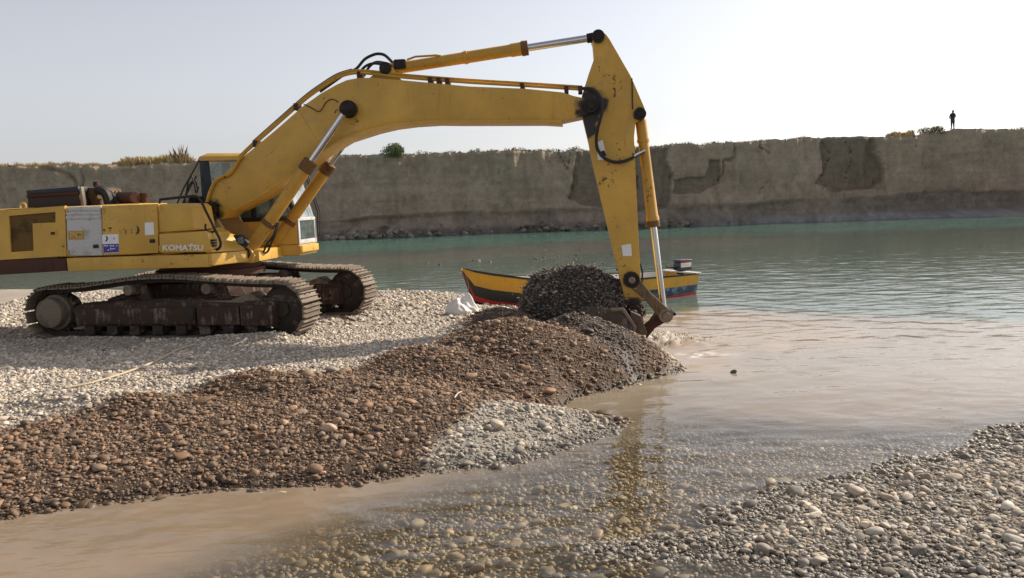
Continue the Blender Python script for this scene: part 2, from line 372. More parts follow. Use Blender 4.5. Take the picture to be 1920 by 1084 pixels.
# ------------------------------------------------------------------ pebbles
def ico(sub, keep):
    bm = bmesh.new(); bmesh.ops.create_icosphere(bm, subdivisions=sub, radius=1.0)
    V = np.array([v.co[:] for v in bm.verts]); F = np.array([[v.index for v in f.verts] for f in bm.faces]); bm.free()
    c = V[F].mean(1)[:, 2]; F = F[c > keep]; u, inv = np.unique(F, return_inverse=True)
    return V[u], inv.reshape(F.shape)
def deform(V, r):
    W = V.copy()
    for _ in range(4):
        d = r.normal(size=3); d /= np.linalg.norm(d); k = V@d
        W = W+d*(np.where(k > .45, -(k-.45)*r.uniform(.3, .8), 0))[:, None]
    W *= 1+.10*np.sin(V@r.normal(size=3)*2.2+r.uniform(0, 6))[:, None]
    return W
def pebbles(name, P, R, C, detail, parent, m=None):
    """one mesh of many stones: P (n,3) centres, R (n,3) radii, C (n,4)"""
    V0, F0 = ico(detail, -.55); n = len(P); K = 14
    var = np.stack([deform(V0, RNG) for _ in range(K)])
    sel = RNG.integers(0, K, n); yaw = RNG.uniform(0, 2*np.pi, n); tx = RNG.normal(0, .28, n)
    v = var[sel]*R[:, None, :]
    ct, st = np.cos(tx)[:, None], np.sin(tx)[:, None]; y = v[..., 1]*ct-v[..., 2]*st; z = v[..., 1]*st+v[..., 2]*ct
    cy, sy_ = np.cos(yaw)[:, None], np.sin(yaw)[:, None]
    out = np.stack([v[..., 0]*cy-y*sy_, v[..., 0]*sy_+y*cy, z], -1)+P[:, None, :]
    F = (F0[None]+(np.arange(n)*len(V0))[:, None, None]).reshape(-1, 3)
    col = np.repeat(C[:, None, :], len(V0), 1).reshape(-1, 4)
    o = mesh_np(name, out.reshape(-1, 3), F, m or M_pebble, col, parent); tag(o, kind='stuff'); return o
def in_view(x, y, z, mg=200):
    u, v, d = project(np.stack([x, y, z], -1)); return (u > -mg) & (u < 1920+mg) & (v < 1084+mg) & (d > 1)
STONE_MESH = []
for k in range(10):
    V0, F0 = ico(3, -2); Vd = deform(V0, RNG)
    me = bpy.data.meshes.new('stone'); me.from_pydata(Vd.tolist(), [], F0.tolist()); me.shade_smooth(); me.materials.append(M_stone); STONE_MESH.append(me)
def stone(parent, p, r, c, tilt=.25):
    o = bpy.data.objects.new('stone', random.choice(STONE_MESH)); COL.objects.link(o); o.parent = parent
    o.location = p; o.scale = r; o.rotation_euler = (random.gauss(0, tilt), random.gauss(0, tilt), random.uniform(0, 6.28)); o.color = tuple(c)+(1,); return o
def radii(n, med, sg, lo, hi):
    r = np.clip(np.exp(RNG.normal(np.log(med), sg, n)), lo, hi)
    return np.stack([r*RNG.uniform(.95, 1.45, n), r*RNG.uniform(.75, 1.05, n), r*RNG.uniform(.42, .75, n)], -1)
HUES = np.array([[1.0, .92, .80], [1.0, .96, .90], [.95, .97, 1.0], [1.05, .86, .68], [1.05, .90, .75], [.86, .84, .82]])
def pebble_colour(x, y, z, s1, s2, n):
    brown, tip, fresh, wet, n2 = zones(x, y, z, s1, s2)
    hue = HUES[RNG.integers(0, len(HUES), n)]; val = np.exp(RNG.normal(0, .26, n))
    W = np.array([.45, .405, .35]); B = np.array([.205, .143, .100]); T = np.array([.37, .34, .295]); Fr = np.array([.105, .082, .068])
    dirty = sstep(.05, .25, n2)[:, None]
    base = W*(1-.25*dirty); base = base*(1-brown[:, None])+B*brown[:, None]; base = base*(1-tip[:, None])+T*tip[:, None]; base = base*(1-fresh[:, None])+Fr*fresh[:, None]
    base = np.where((s2 > -.3)[:, None], np.array([.39, .35, .295]), base)
    base = np.where((z < -.03)[:, None], np.array([.25, .215, .165]), base)
    hh = 1+(hue-1)*(.6+.25*brown[:, None])
    c = base*hh*val[:, None]*(1-.45*wet*(z > -.03))[:, None]
    return np.concatenate([np.clip(c, .01, .8), np.clip(wet+.4*brown+.25*fresh, 0, 1)[:, None]], 1)
def scatter(n, x0, x1, y0, y1, ok):
    x = RNG.uniform(x0, x1, n); y = RNG.uniform(y0, y1, n); z = gz(x, y); _, s1, s2 = land_h(x, y)
    k = in_view(x, y, z) & ok(x, y, z, s1, s2); return x[k], y[k], z[k], s1[k], s2[k]
def big_stones(parent, n, ok, box, med, sg, lo, hi, cmul=1.0, pool=5):
    x, y, z, s1, s2 = scatter(n*pool*6, *box, ok)
    x, y, z, s1, s2 = (a[:n*pool] for a in (x, y, z, s1, s2))
    R = radii(len(x), med, sg, lo, hi); C = pebble_colour(x, y, z, s1, s2, len(x))
    show = R[:, 0]/np.maximum(y, 1); k = np.argsort(-show)[:n]
    for i in k: stone(parent, (x[i], y[i], z[i]+R[i, 2]*.35), R[i], np.clip(C[i, :3]*cmul, 0, .8))
# brown slope (near) and the mounds
near_bank = lambda x, y, z, s1, s2: (s1 > -.25) & (z > -.06) & (y < 13.6) & (s2 < -.2)
x, y, z, s1, s2 = scatter(210000, -9.5, 3.2, 6.2, 13.6, near_bank)
br, tp, fr, wt, n2 = zones(x, y, z, s1, s2); kb = (br+tp+fr) > .4
def lay(name, k, med, sg, lo, hi, det, parent, lift=.3):
    X, Y, Z, A, B_ = (a[k] for a in (x, y, z, s1, s2)); R = radii(len(X), med, sg, lo, hi)
    C = pebble_colour(X, Y, Z, A, B_, len(X)); P = np.stack([X, Y, Z+R[:, 2]*lift+RNG.uniform(-.2, .25, len(X))*R[:, 2]], -1)
    return pebbles(name, P, R, C, det, parent)
ids = np.arange(len(x)); kb_i = ids[kb]; kw_i = ids[~kb]
kb_i = kb_i[:40000]
lay('gravel', kb_i[:11000], .018, .45, .009, .06, 2, bank)
lay('gravel', kb_i[11000:], .0125, .35, .008, .035, 1, bank)
kw_i = kw_i[:36000]
lay('gravel', kw_i, .0185, .36, .010, .055, 1, bank)
x, y, z, s1, s2 = scatter(60000, -14, 2, 13.6, 25, lambda x, y, z, s1, s2: (s1 > -.1) & (z > -.04))
lay('gravel', np.arange(len(x))[:15000], .032, .38, .014, .08, 1, bank)
big_stones(bank, 300, lambda x, y, z, s1, s2: (s1 > -.1) & (z > -.05) & (s2 < -.2) & (RNG.random(len(x)) < .25+.75*(sdf(x, y, BROWN) > 0)), (-7, 2.6, 6.3, 12.5), .026, .42, .012, .12)
# right-hand bar
x, y, z, s1, s2 = scatter(160000, .2, 6.5, 4.2, 9.5, lambda x, y, z, s1, s2: (s2 > -.16) & (z > -.08))
ids = np.arange(len(x)); lay('gravel', ids[:9500], .015, .42, .007, .040, 2, bar); lay('gravel', ids[8500:20000], .010, .35, .005, .02, 1, bar)
big_stones(bar, 300, lambda x, y, z, s1, s2: (s2 > -.02) & (z > -.05), (.4, 5.6, 4.6, 9), .023, .38, .011, .075, 1.1)
# stones seen through the shallow water
x, y, z, s1, s2 = scatter(140000, -6, 5, 4.0, 11.5, lambda x, y, z, s1, s2: (s2 < .02) & (z < 0.0))
ids = np.arange(len(x)); lay('gravel', ids[:16000], .020, .38, .010, .05, 1, bed); lay('gravel', ids[16000:30000], .014, .3, .008, .03, 1, bed)
big_stones(bed, 160, lambda x, y, z, s1, s2: (s2 < -.05) & (z < -.03), (-3.5, 3.5, 4.6, 7.5), .037, .28, .02, .075, 1.05)
# ------------------------------------------------------------------ water
M_water, n_, l_, b_ = mat('river_water'); n_.remove(b_)
at_ = n_.new('ShaderNodeAttribute'); at_.attribute_name = 'Col'
ge = n_.new('ShaderNodeNewGeometry')
na = noise(n_, l_, ge.outputs['Position'], 1.0, 3, .55, (2.6, 5.5, 1)); nb = noise(n_, l_, ge.outputs['Position'], 1.0, 2, .5, (9, 20, 1))
ad = n_.new('ShaderNodeMath'); ad.operation = 'MULTIPLY_ADD'; l_.new(nb, ad.inputs[0]); ad.inputs[1].default_value = .22; l_.new(na, ad.inputs[2])
bp_ = n_.new('ShaderNodeBump'); bp_.inputs['Strength'].default_value = .35; bp_.inputs['Distance'].default_value = .02; l_.new(ad.outputs[0], bp_.inputs['Height'])
tr_ = n_.new('ShaderNodeBsdfTransparent'); tr_.inputs[0].default_value = (.95, .92, .84, 1)
df_ = n_.new('ShaderNodeBsdfDiffuse'); l_.new(at_.outputs['Color'], df_.inputs[0])
gl_ = n_.new('ShaderNodeBsdfGlossy'); gl_.inputs['Roughness'].default_value = .05; l_.new(bp_.outputs[0], gl_.inputs['Normal'])
m1 = n_.new('ShaderNodeMixShader'); l_.new(at_.outputs['Alpha'], m1.inputs[0]); l_.new(tr_.outputs[0], m1.inputs[1]); l_.new(df_.outputs[0], m1.inputs[2])
m2 = n_.new('ShaderNodeMixShader'); l_.new(schlick(n_, l_, bp_.outputs[0]), m2.inputs[0]); l_.new(m1.outputs[0], m2.inputs[1]); l_.new(gl_.outputs[0], m2.inputs[2])
l_.new(m2.outputs[0], n_['Material Output'].inputs[0])

DIG = at_z(1215, 640)[:2]                               # where the bucket breaks the surface
wy = np.concatenate([[-40, -10, 1], np.exp(np.linspace(math.log(3.2), math.log(80), 620))]); wu = np.linspace(-1.15, 1.15, 620)
WY, WU = np.meshgrid(wy, wu, indexing='ij'); WX = WU*(np.abs(WY)*1.05+4)
def water_z(x, y):
    r = np.hypot(x-DIG[0], (y-DIG[1]))
    rr = r+fbm(x*.5, y*.5, 61, 2)*.8
    brk = np.clip(.55+1.8*fbm(x*.9, y*.9, 62, 2), 0, 1)
    ring = np.sin(rr*2*np.pi/.62)*.007*brk*np.exp(-(r/5.5)**2)*sstep(.5, 1.6, r)
    ring = ring+np.sin(rr*2*np.pi/1.5+1)*.007*brk*np.exp(-(r/8)**2)*sstep(.8, 2.0, r)
    chop = (fbm(x*1.6, y*3.2, 63, 3)*.022+fbm((x+y)*2.6, (y-x*.4)*4.2, 64, 2)*.012)*sstep(8.5, 14, y)*(1+1.2*sstep(40, 60, y))
    shal = fbm(x*3.5, y*5.5, 66, 3)*.016*sstep(14, 8, y)
    bub = (np.abs(fbm(x*5.5, y*5.5, 68, 4))*.60)*np.exp(-(np.hypot((x-DIG[0]-.28)/.62, (y-DIG[1]+.05)/.5))**2)
    return ring+chop+shal+bub
WZ = water_z(WX, WY)
def pz(pts): return poly_z(pts, 0.0)
MUD = pz([(-900, 1010), (0, 965), (420, 905), (640, 898), (790, 885), (800, 915), (640, 955), (520, 1000), (380, 1050), (200, 1120), (-900, 1500)])
PLUME = pz([(1180, 600), (1400, 590), (1700, 600), (2300, 620), (2300, 760), (1900, 775), (1700, 790), (1500, 785), (1300, 750), (1180, 745), (1050, 775), (1030, 765), (1100, 720), (1200, 690)])
INNER = pz([(1190, 600), (1330, 580), (1500, 600), (1640, 625), (1560, 650), (1400, 660), (1330, 700), (1260, 690)])
CLEAR = pz([(2600, 760), (1920, 790), (1700, 800), (1500, 800), (1300, 775), (1180, 790), (1000, 850), (800, 915), (640, 955), (520, 1000), (380, 1050), (150, 1200), (2600, 1500)])
SHOAL = pz([(420, 505), (640, 500), (860, 492), (1000, 482), (1180, 470), (1420, 460), (1520, 452), (1380, 447), (1180, 448), (960, 462), (760, 478), (480, 490)])
TEAL = pz([(-2000, 500), (0, 492), (560, 478), (900, 462), (1180, 446), (1500, 436), (1920, 424), (3500, 380), (3500, 340), (1920, 400), (1100, 428), (600, 445), (0, 462), (-2000, 510)])
nw = fbm(WX*.7, WY*.7, 71, 4); nw2 = fbm(WX*2.2, WY*3, 73, 4)
def soft(poly, a, b, k=.8): return sstep(a, b, sdf(WX, WY, poly)+nw*k)
wc = np.empty(WX.shape+(4,)); C_ = lambda *c: np.array(c)
dist = WY
col = C_(.12, .16, .13)*np.ones(WX.shape+(1,)); alpha = np.ones(WX.shape)
def blend(c, mk):
    global col
    col = col*(1-mk[..., None])+C_(*c)*mk[..., None]
stre = fbm(WX*.12, WY*.9, 77, 4)
blend((.12, .29, .235), soft(TEAL, -4, 4, 6)*np.clip(.8+1.6*stre, .25, 1))
blend((.30, .36, .33), sstep(.06, .2, fbm(WX*.5, WY*2.2, 78, 3))*sstep(16, 30, WX)*sstep(48, 56, WY)*.7)
blend((.185, .18, .155), soft(SHOAL, -1.6, 1.6, 4.0)*.75)
pl = soft(PLUME, -1.3, .9, 1.2); blend((.30, .245, .18), pl*.9)
inn = soft(INNER, -.5, .4, .8); blend((.36, .265, .175), inn*.8)
blend((.235, .185, .132), sstep(11.5, 9.0, WY))
cl = soft(CLEAR, -.7, .9, .9); mud = sstep(-.25, .6, sdf(WX, WY, MUD)+nw*.9+nw2*.45)*(.80+.5*nw2)
near = sstep(15, 11, WY)
alpha = 1-cl*(.90+.25*nw)*(1-mud)
alpha = np.where(WY < 3, .1, alpha)
blend((.235, .175, .122), np.maximum(mud, 0)*(1-pl*.5))
blend((.23, .19, .14), cl*(1-mud))
fq = at_z(1278, 667)
foam = np.maximum(np.exp(-(np.hypot((WX-DIG[0]-.12)/.35, (WY-DIG[1]+.02)/.3))**2)*1.3, np.exp(-(np.hypot((WX-fq[0])/.55, (WY-fq[1])/.20))**2))*sstep(-.10, .06, fbm(WX*6, WY*6, 79, 4))*1.3
blend((.82, .75, .66), np.clip(foam*1.3, 0, 1))
wc[..., :3] = col*(1+.25*nw2[..., None]*(1-np.clip(foam, 0, 1))[..., None]); wc[..., 3] = np.clip(alpha, 0, 1)
ii = np.arange(WX.size).reshape(WX.shape); wq = np.stack([ii[:-1, :-1], ii[:-1, 1:], ii[1:, 1:], ii[1:, :-1]], -1).reshape(-1, 4)
water = tag(mesh_np('river_water', np.stack([WX, WY, WZ], -1).reshape(-1, 3), wq, M_water, wc.reshape(-1, 4)), kind='structure')

# ------------------------------------------------------------------ cliff across the river
YC = 75.0
TOP = [(-900, 345), (-200, 318), (0, 313), (90, 311), (175, 308), (240, 306), (370, 302), (500, 297), (640, 292), (720, 290), (900, 284), (1090, 279), (1240, 272), (1380, 266), (1530, 258), (1640, 255), (1700, 256), (1725, 252), (1745, 247), (1790, 241.5), (1850, 239), (1920, 240), (2200, 236), (3000, 210)]
tp_ = np.array([at_y(u, v, YC) for u, v in TOP]); 
FOOT = [(-900, 500), (0, 470), (600, 451), (700, 448), (860, 441), (1100, 432), (1240, 427), (1400, 419), (1600, 412), (1920, 404), (3000, 366)]
fp_ = np.array([at_z(u, v, 0.0) for u, v in FOOT])
cxs = np.arange(-85, 95, .13); NR = 92
ctop = np.interp(cxs, tp_[:, 0], tp_[:, 2]); cft = np.interp(cxs, fp_[:, 0], fp_[:, 1])
ctop = ctop+fbm(cxs*.9, cxs*0, 81, 5)*.42+np.minimum(0, fbm(cxs*.5, cxs*0, 82, 3)+.12)*.45
rr_ = np.linspace(0, 1, NR)
CXg = np.repeat(cxs[:, None], NR, 1); CZ = -.6+(ctop[:, None]+.6)*rr_[None]
beach = sstep(14, 26, CXg)                              # gravel beach at the right
strat = 1.75+fbm(CXg*.12, CXg*0, 83, 3)*.9+.5*sstep(20, 40, CXg)
face = YC+fbm(CXg*.10, CZ*.05, 84, 3)*2.4+fbm(CXg*.45, CZ*.12, 85, 4)*1.3+fbm(CXg*1.6, CZ*.9, 86, 4)*.42
cr = np.abs(fbm(CXg*.33+fbm(CZ*.5, CXg*.3, 88, 2)*.9, CZ*.05, 87, 2)); face = face+.45*np.exp(-(cr/.005)**2)*sstep(2, 4.0, CZ)*sstep(-.05, .15, fbm(CXg*.15, CZ*.3, 187, 2))+fbm(CXg*1.3, CZ*.14, 188, 3)*.75+fbm(CXg*.6, CZ*.10, 193, 2)*.8+fbm(CXg*3.2, CZ*1.5, 189, 2)*.16     # cracks
face = face+.04*np.round(fbm(CXg*.05, CZ*1.1, 89, 2)*8)/3
# fresh scars where slabs have fallen away: recessed and still damp
def scar(pts, depth):
    poly = np.array([at_y(u, v, YC)[[0, 2]] for u, v in pts])
    s = sdf(CXg, CZ, poly)+fbm(CXg*1.3, CZ*1.3, 91, 3)*.4
    return sstep(-.06, .10, s)*depth, sstep(-.08, .08, s)
S_ = [([(1085, 272), (1078, 300), (1072, 345), (1066, 372), (1088, 384), (1110, 388), (1200, 395), (1250, 390), (1262, 330), (1250, 300), (1258, 268)], .75),
      ([(1262, 335), (1322, 332), (1330, 300), (1350, 300), (1350, 345), (1300, 365), (1262, 362)], .35),
      ([(1538, 282), (1540, 252), (1640, 250), (1644, 290), (1660, 320), (1658, 340), (1640, 352), (1560, 360), (1522, 345), (1538, 325)], .8)]
damp = np.zeros_like(CXg)
for p, d in S_:
    a, b = scar(p, d); face = face+a; damp = np.maximum(damp, b)
low = sstep(.25, -.25, CZ-strat)                         # lower beds, undercut in the middle of the river bend
under = fbm(CXg*.16, CXg*0, 93, 3)
face = face+low*(.2+1.6*np.clip(under, 0, 1)*(1-beach))*1.0+fbm(CXg*.25, CZ*3.2, 190, 3)*.12+np.abs(fbm(CXg*5, CZ*.7, 191, 2))*.22
tal = np.clip(1.5-CZ-.4*beach, 0, 3)*(1.0+1.2*np.clip(-under+.1, 0, 1))*(1-beach*.6)         # fallen earth at the foot
lump = fbm(CXg*1.1, CZ*1.4, 94, 4)
face = face-tal*1.1-sstep(1.7, .3, CZ)*lump*2.2*(1-beach)
face = np.where(CZ < .1, np.minimum(face, face), face)
bz = np.clip((.75-CZ)/.75, 0, 2); face = face-beach*bz*np.maximum(face-cft[:, None]-.2, 0)*sstep(.75, .6, CZ)
topn = sstep(.25, 0, ctop[:, None]-CZ); face = face+topn*.45*np.abs(fbm(CXg*2.3, CXg*0, 97, 3))*2.5
ca = np.empty(CXg.shape+(4,)); soil = C_(.325, .25, .192); dry = C_(.34, .28, .21); grey = C_(.215, .178, .145); dmp = C_(.205, .16, .122)
nn = fbm(CXg*.35, CZ*.9, 95, 4); nf = fbm(CXg*2.5, CZ*2.0, 96, 3)
lay_ = fbm(CXg*.08+nn*.4, CZ*2.6, 192, 4); c = soil*(1+.45*nn[..., None]+.35*nf[..., None]+.12*lay_[..., None]); c = c*(1-damp[..., None])+dmp*(1+.3*nf[..., None])*damp[..., None]
lowm = np.clip(low*(.35+.65*sstep(-.05, .25, CXg*.01+nn)), 0, 1); c = c*(1-lowm[..., None])+grey*(1+.5*nf[..., None])*lowm[..., None]
ft = sstep(.9, .3, CZ)[..., None]; c = c*(1-ft)+(C_(.15, .13, .112)+beach[..., None]*C_(.10, .105, .115))*(1+.6*nf[..., None])*ft
c = c*(1-topn[..., None])+dry*topn[..., None]
ca[..., :3] = np.clip(c, .01, .6); ca[..., 3] = .1
ii = np.arange(CXg.size).reshape(CXg.shape); cq = np.stack([ii[:-1, :-1], ii[1:, :-1], ii[1:, 1:], ii[:-1, 1:]], -1).reshape(-1, 4)
M_cliff = attr_mat('earth_cliff', .95, .7, 1.0, 4, .15)
n_ = M_cliff.node_tree.nodes
for q in n_:
    if q.type == 'BUMP': q.inputs['Distance'].default_value = .12
    if q.type == 'TEX_NOISE': q.inputs['Detail'].default_value = 8
cliff = tag(mesh_np('cliff', np.stack([CXg, face, CZ], -1).reshape(-1, 3), cq, M_cliff, ca.reshape(-1, 4)), kind='structure')
# the plain on top, running back to the horizon
edge = np.stack([cxs, face[:, -1], ctop], -1); py = [.0, .6, 2.5, 8, 40, 900]
PV = np.concatenate([np.stack([cxs*(1+k/90), face[:, -1]+k-(.02 if k == 0 else 0), ctop+min(k, 8)*.012-(k > 8)*.3], -1) for k in py])
ii = np.arange(len(PV)).reshape(len(py), len(cxs)); pq = np.stack([ii[:-1, :-1], ii[:-1, 1:], ii[1:, 1:], ii[1:, :-1]], -1).reshape(-1, 4)
tag(mesh_np('plain', PV, pq, simple('dry_plain', (.36, .29, .19), .95, 0, .4, 1.5, .5)), kind='structure')
def top_z(x): return float(np.interp(x, cxs, ctop))
def top_y(x): return float(np.interp(x, cxs, face[:, -1]))
def tint(c):
    k = random.uniform(.55, 1.5); return [v*k for v in c]
# fallen blocks at the foot
for k in range(150):
    u = random.choice([random.uniform(1225, 1320), random.uniform(600, 1220), random.uniform(640, 790)]); px = (u-960)/1500*72.5
    yf = float(np.interp(px, fp_[:, 0], fp_[:, 1])); r = random.uniform(.12, .34)*(1.5 if 1225 < u < 1310 else 1); j = abs(random.gauss(0, .8))
    stone(cliff, (px, yf+j-.1, .05+j*.4), (r*1.3, r, r*.8), tint((.17, .145, .12)), .5)
# a few stones breaking the riffle
for k in range(20):
    u = random.gauss(960, 150); v = 487-(u-960)*.045+random.gauss(0, 2.2); p = at_z(u, v, 0); r = random.uniform(.03, .085)
    stone(bed, (p[0], p[1], .01), (r*1.3, r, r*.7), tint((.13, .12, .10)))
for u, v, r in ((1376, 699, .045), (1207, 690, .05)):
    p = at_z(u, v, 0); stone(bed, (p[0], p[1], .01), (r*1.4, r, r*.8), (.10, .085, .07))

# ------------------------------------------------------------------ plants on the cliff top
def leafmat(name, c):
    m, n, l, b = mat(name); oi = n.new('ShaderNodeNewGeometry')
    col = mixc(n, l, oi.outputs['Random Per Island'], tuple(x*.55 for x in c), tuple(x*1.5 for x in c)); l.new(col, b.inputs['Base Color']); b.inputs['Roughness'].default_value = .7
    b.inputs['Specular IOR Level'].default_value = .2
    return m
M_bush = leafmat('bush_leaf', (.11, .135, .055)); M_crop = leafmat('crop_leaf', (.06, .085, .035)); M_dry = leafmat('dry_stalk', (.42, .31, .15)); M_olive = leafmat('olive_leaf', (.16, .14, .06)); M_weed = leafmat('weed_stalk', (.14, .09, .06)); M_twig = simple('twig', (.10, .07, .045), .9)
def leaves(mb_v, mb_f, c, size, r):
    for p in c:
        d = Vector(r.normal(size=3)).normalized(); a = d.orthogonal().normalized(); b = d.cross(a); s = size*r.uniform(.6, 1.4); o = len(mb_v)
        mb_v += [tuple(Vector(p)+a*s), tuple(Vector(p)+b*s*.35), tuple(Vector(p)-a*s), tuple(Vector(p)-b*s*.35)]; mb_f.append((o, o+1, o+2, o+3))
def bush(name, x, y, z, rx, rz, nl, m, label, group=None, size=.08, cat='bush', stems=7):
    e = empty(name, (x, y, z)); r = RNG; pts = []
    lob = [(r.uniform(-.6, .6)*rx, r.uniform(-.6, .6)*rx, r.uniform(.22, .72)*rz, r.uniform(.34, .55)) for _ in range(9)]
    while len(pts) < nl:
        lx, ly, lz, lr = lob[r.integers(0, 9)]; q = r.normal(size=3); q = q/np.linalg.norm(q)*r.uniform(.3, 1)**.5
        p = (lx+q[0]*lr*rx, ly+q[1]*lr*rx, max(.03, lz+q[2]*lr*rz)); pts.append(p)
    V, F = [], []; leaves(V, F, pts, size, r); mb = MB(); mb.v, mb.f = V, F; mb.build('crown', m, e, smooth=0)
    st = MB()
    for k in range(stems):
        l0 = lob[k % 9]; st.tube([(0, 0, -.15), (l0[0]*.5, l0[1]*.5, l0[2]*.55), (l0[0]*1.05, l0[1]*1.05, l0[2]*1.1)], [.03, .02, .006], 4)
    st.build('stem', M_twig, e, smooth=0)
    return tag(e, label, cat, group)
def on_top(u, back):
    x = (u-CX)/FPX*(YC+back)+.036*0; y = top_y(x)+back; return x, y, top_z(x)
x0, y0, z0 = on_top(752, .35); bush('shrub', x0, y0, z0-.35, 1.45, 1.35, 4200, M_bush, 'round feathery green shrub alone at the cliff edge', size=.075, stems=9)
x0, y0, z0 = on_top(1755, .8); bush('shrub', x0, y0, z0-.15, 1.45, .8, 1700, M_olive, 'low spreading olive-coloured shrub beside the standing person', size=.08)
u = 785
while u < 1095:
    x0, y0, z0 = on_top(u, random.uniform(2.2, 3.5)); s = random.uniform(.7, 1.25)
    bush('field_bush', x0, y0, z0-.1, .42*s, .52*s, 170, M_crop, 'small dark green crop bush in the row behind the cliff edge', 'row of crop bushes on the cliff top', .075, 'bush', 3)
    u += random.choice([9, 11, 14, 13, 22])
for u in list(range(1200, 1545, 11)):
    x0, y0, z0 = on_top(u, random.uniform(1.0, 2.6)); s = random.uniform(.35, .85)
    bush('low_weed', x0, y0, z0-.08, .36*s, .42*s, 60, M_crop, 'tiny green weed on the bare cliff edge beyond the digger arm', 'weeds along the cliff edge', .06, 'weed', 2)
for u in (662, 672, 684, 700):
    x0, y0, z0 = on_top(u, 2.5); bush('field_bush', x0, y0, z0-.1, .4, .32, 90, M_crop, 'flat dark bush between the boom and the round shrub', 'flat bushes left of the shrub', .07, 'bush', 3)
def grass(name, u0, u1, n, h, m, back=(.2, 2.0), hv=.4, lean=.25):
    V, F = [], []
    for k in range(n):
        u = random.uniform(u0, u1); x0, y0, z0 = on_top(u, random.uniform(*back)); e = 1-((u-(u0+u1)/2)/((u1-u0)/2))**4*.6
        hh = h*e*random.uniform(1-hv, 1+hv)*(.7+.8*vn(np.array([u*.06]), np.array([0.]), 5)[0]); dx, dy = random.gauss(0, lean)*hh, random.gauss(0, lean)*hh; o = len(V); wv = random.uniform(.012, .03)
        V += [(x0-wv, y0, z0-.06), (x0+wv, y0, z0-.06), (x0+dx*.4+wv*.6, y0+dy*.4, z0+hh*.6), (x0+dx, y0+dy, z0+hh)]; F += [(0+o, 1+o, 2+o), (0+o, 2+o, 3+o)]
    mb = MB(); mb.v, mb.f = V, F; return mb.build(name, m, smooth=0)
tag(grass('dry_grass', 225, 372, 3800, .62, M_dry), 'tall straw-coloured dry grass on the cliff top behind the cab', 'grass', kind='stuff')
tag(grass('dry_grass', -120, 225, 2600, .26, M_dry), 'sparse low dry grass along the cliff top above the engine hood', 'grass', kind='stuff')
tag(grass('dry_grass', 1662, 1718, 900, .5, M_dry), 'dry grass tuft on the cliff edge left of the olive shrub', 'grass', kind='stuff')
tag(grass('dry_grass', 1895, 2010, 500, .3, M_dry), 'dry grass tuft on the cliff edge right of the standing person', 'grass', kind='stuff')
tag(grass('field_grass', 640, 1540, 2600, .16, M_olive, (.05, 2.5)), 'short green grass fringe along the cliff edge', 'grass', kind='stuff')
tag(grass('dry_weed', 325, 365, 90, 1.05, M_weed, (.3, 1.2), .35, .18), 'dark dead weed stalks standing in the dry grass', 'grass', kind='stuff')
for u, s in ((36, .55), (75, .7), (105, .45), (160, .45), (140, .35)):
    x0, y0, z0 = on_top(u, .5); bush('dry_bush', x0, y0, z0-.12, .7*s, .6*s, 260, M_weed if u in (36,) else M_dry, 'small dry bush on the cliff top above the engine hood', 'small dry bushes on the cliff top', .06, 'bush', 4)
# ------------------------------------------------------------------ excavator
PSI = math.radians(5); PSI_T = math.radians(11); CEX = np.array([-5.4, 14.4, BANK])
exc = tag(empty('excavator', tuple(CEX), -PSI), 'big yellow crawler excavator digging gravel at the water edge', 'excavator')
_f = np.array([math.cos(PSI), -math.sin(PSI), 0]); _l = np.array([math.sin(PSI), math.cos(PSI), 0])
_o = CAM-CEX; OL = np.array([_o@_f, _o@_l, _o[2]])
def up(u, v, s):
    """photo pixel -> (t, z) on the machine's lengthwise plane at sideways offset s (negative = right side, facing the photographer)"""
    d = ray(u, v); dl = np.array([d@_f, d@_l, d[2]]); k = (s-OL[1])/dl[1]; p = OL+dl*k; return (p[0], p[2])
def pl(pts, s): return [up(u, v, s) for u, v in pts]
def p3(u, v, s): t, z = up(u, v, s); return (t, s, z)
def xz(u, v, s, r): t, z = up(u, v, s); return (t, s, z, r)
def spline(pts, k=6):
    P = [Vector(p) for p in pts]; out = []
    for i in range(len(P)-1):
        a, b, c, d = P[max(i-1, 0)], P[i], P[i+1], P[min(i+2, len(P)-1)]
        for j in range(k):
            t = j/k; out.append(.5*((2*b)+(c-a)*t+(2*a-5*b+4*c-d)*t*t+(3*b-a-3*c+d)*t**3))
    return out+[P[-1]]
BW = .33
M_yel = painted('yellow_paint', YEL)
M_boom = painted('boom_paint', YEL, [xz(1108, 200, -.36, .30), xz(392, 398, -.36, .26), xz(651, 204, -.4, .13), xz(720, 140, 0, .18)], .5)
M_arm = painted('arm_paint', YEL, [xz(1106, 200, -.25, .33), xz(1100, 240, -.25, .2), xz(1190, 575, -.25, .22), xz(1183, 524, -.25, .15), xz(1200, 214, -.25, .13), xz(1121, 69, -.25, .12)], .75)
M_cyl = painted('cylinder_paint', (.50, .27, .03), [], .8)
M_rustcol = muddy('rusty_collar', (.19, .105, .04), (.055, .03, .02), .62)
M_deckp = painted('deck_paint', YEL, [], .6)
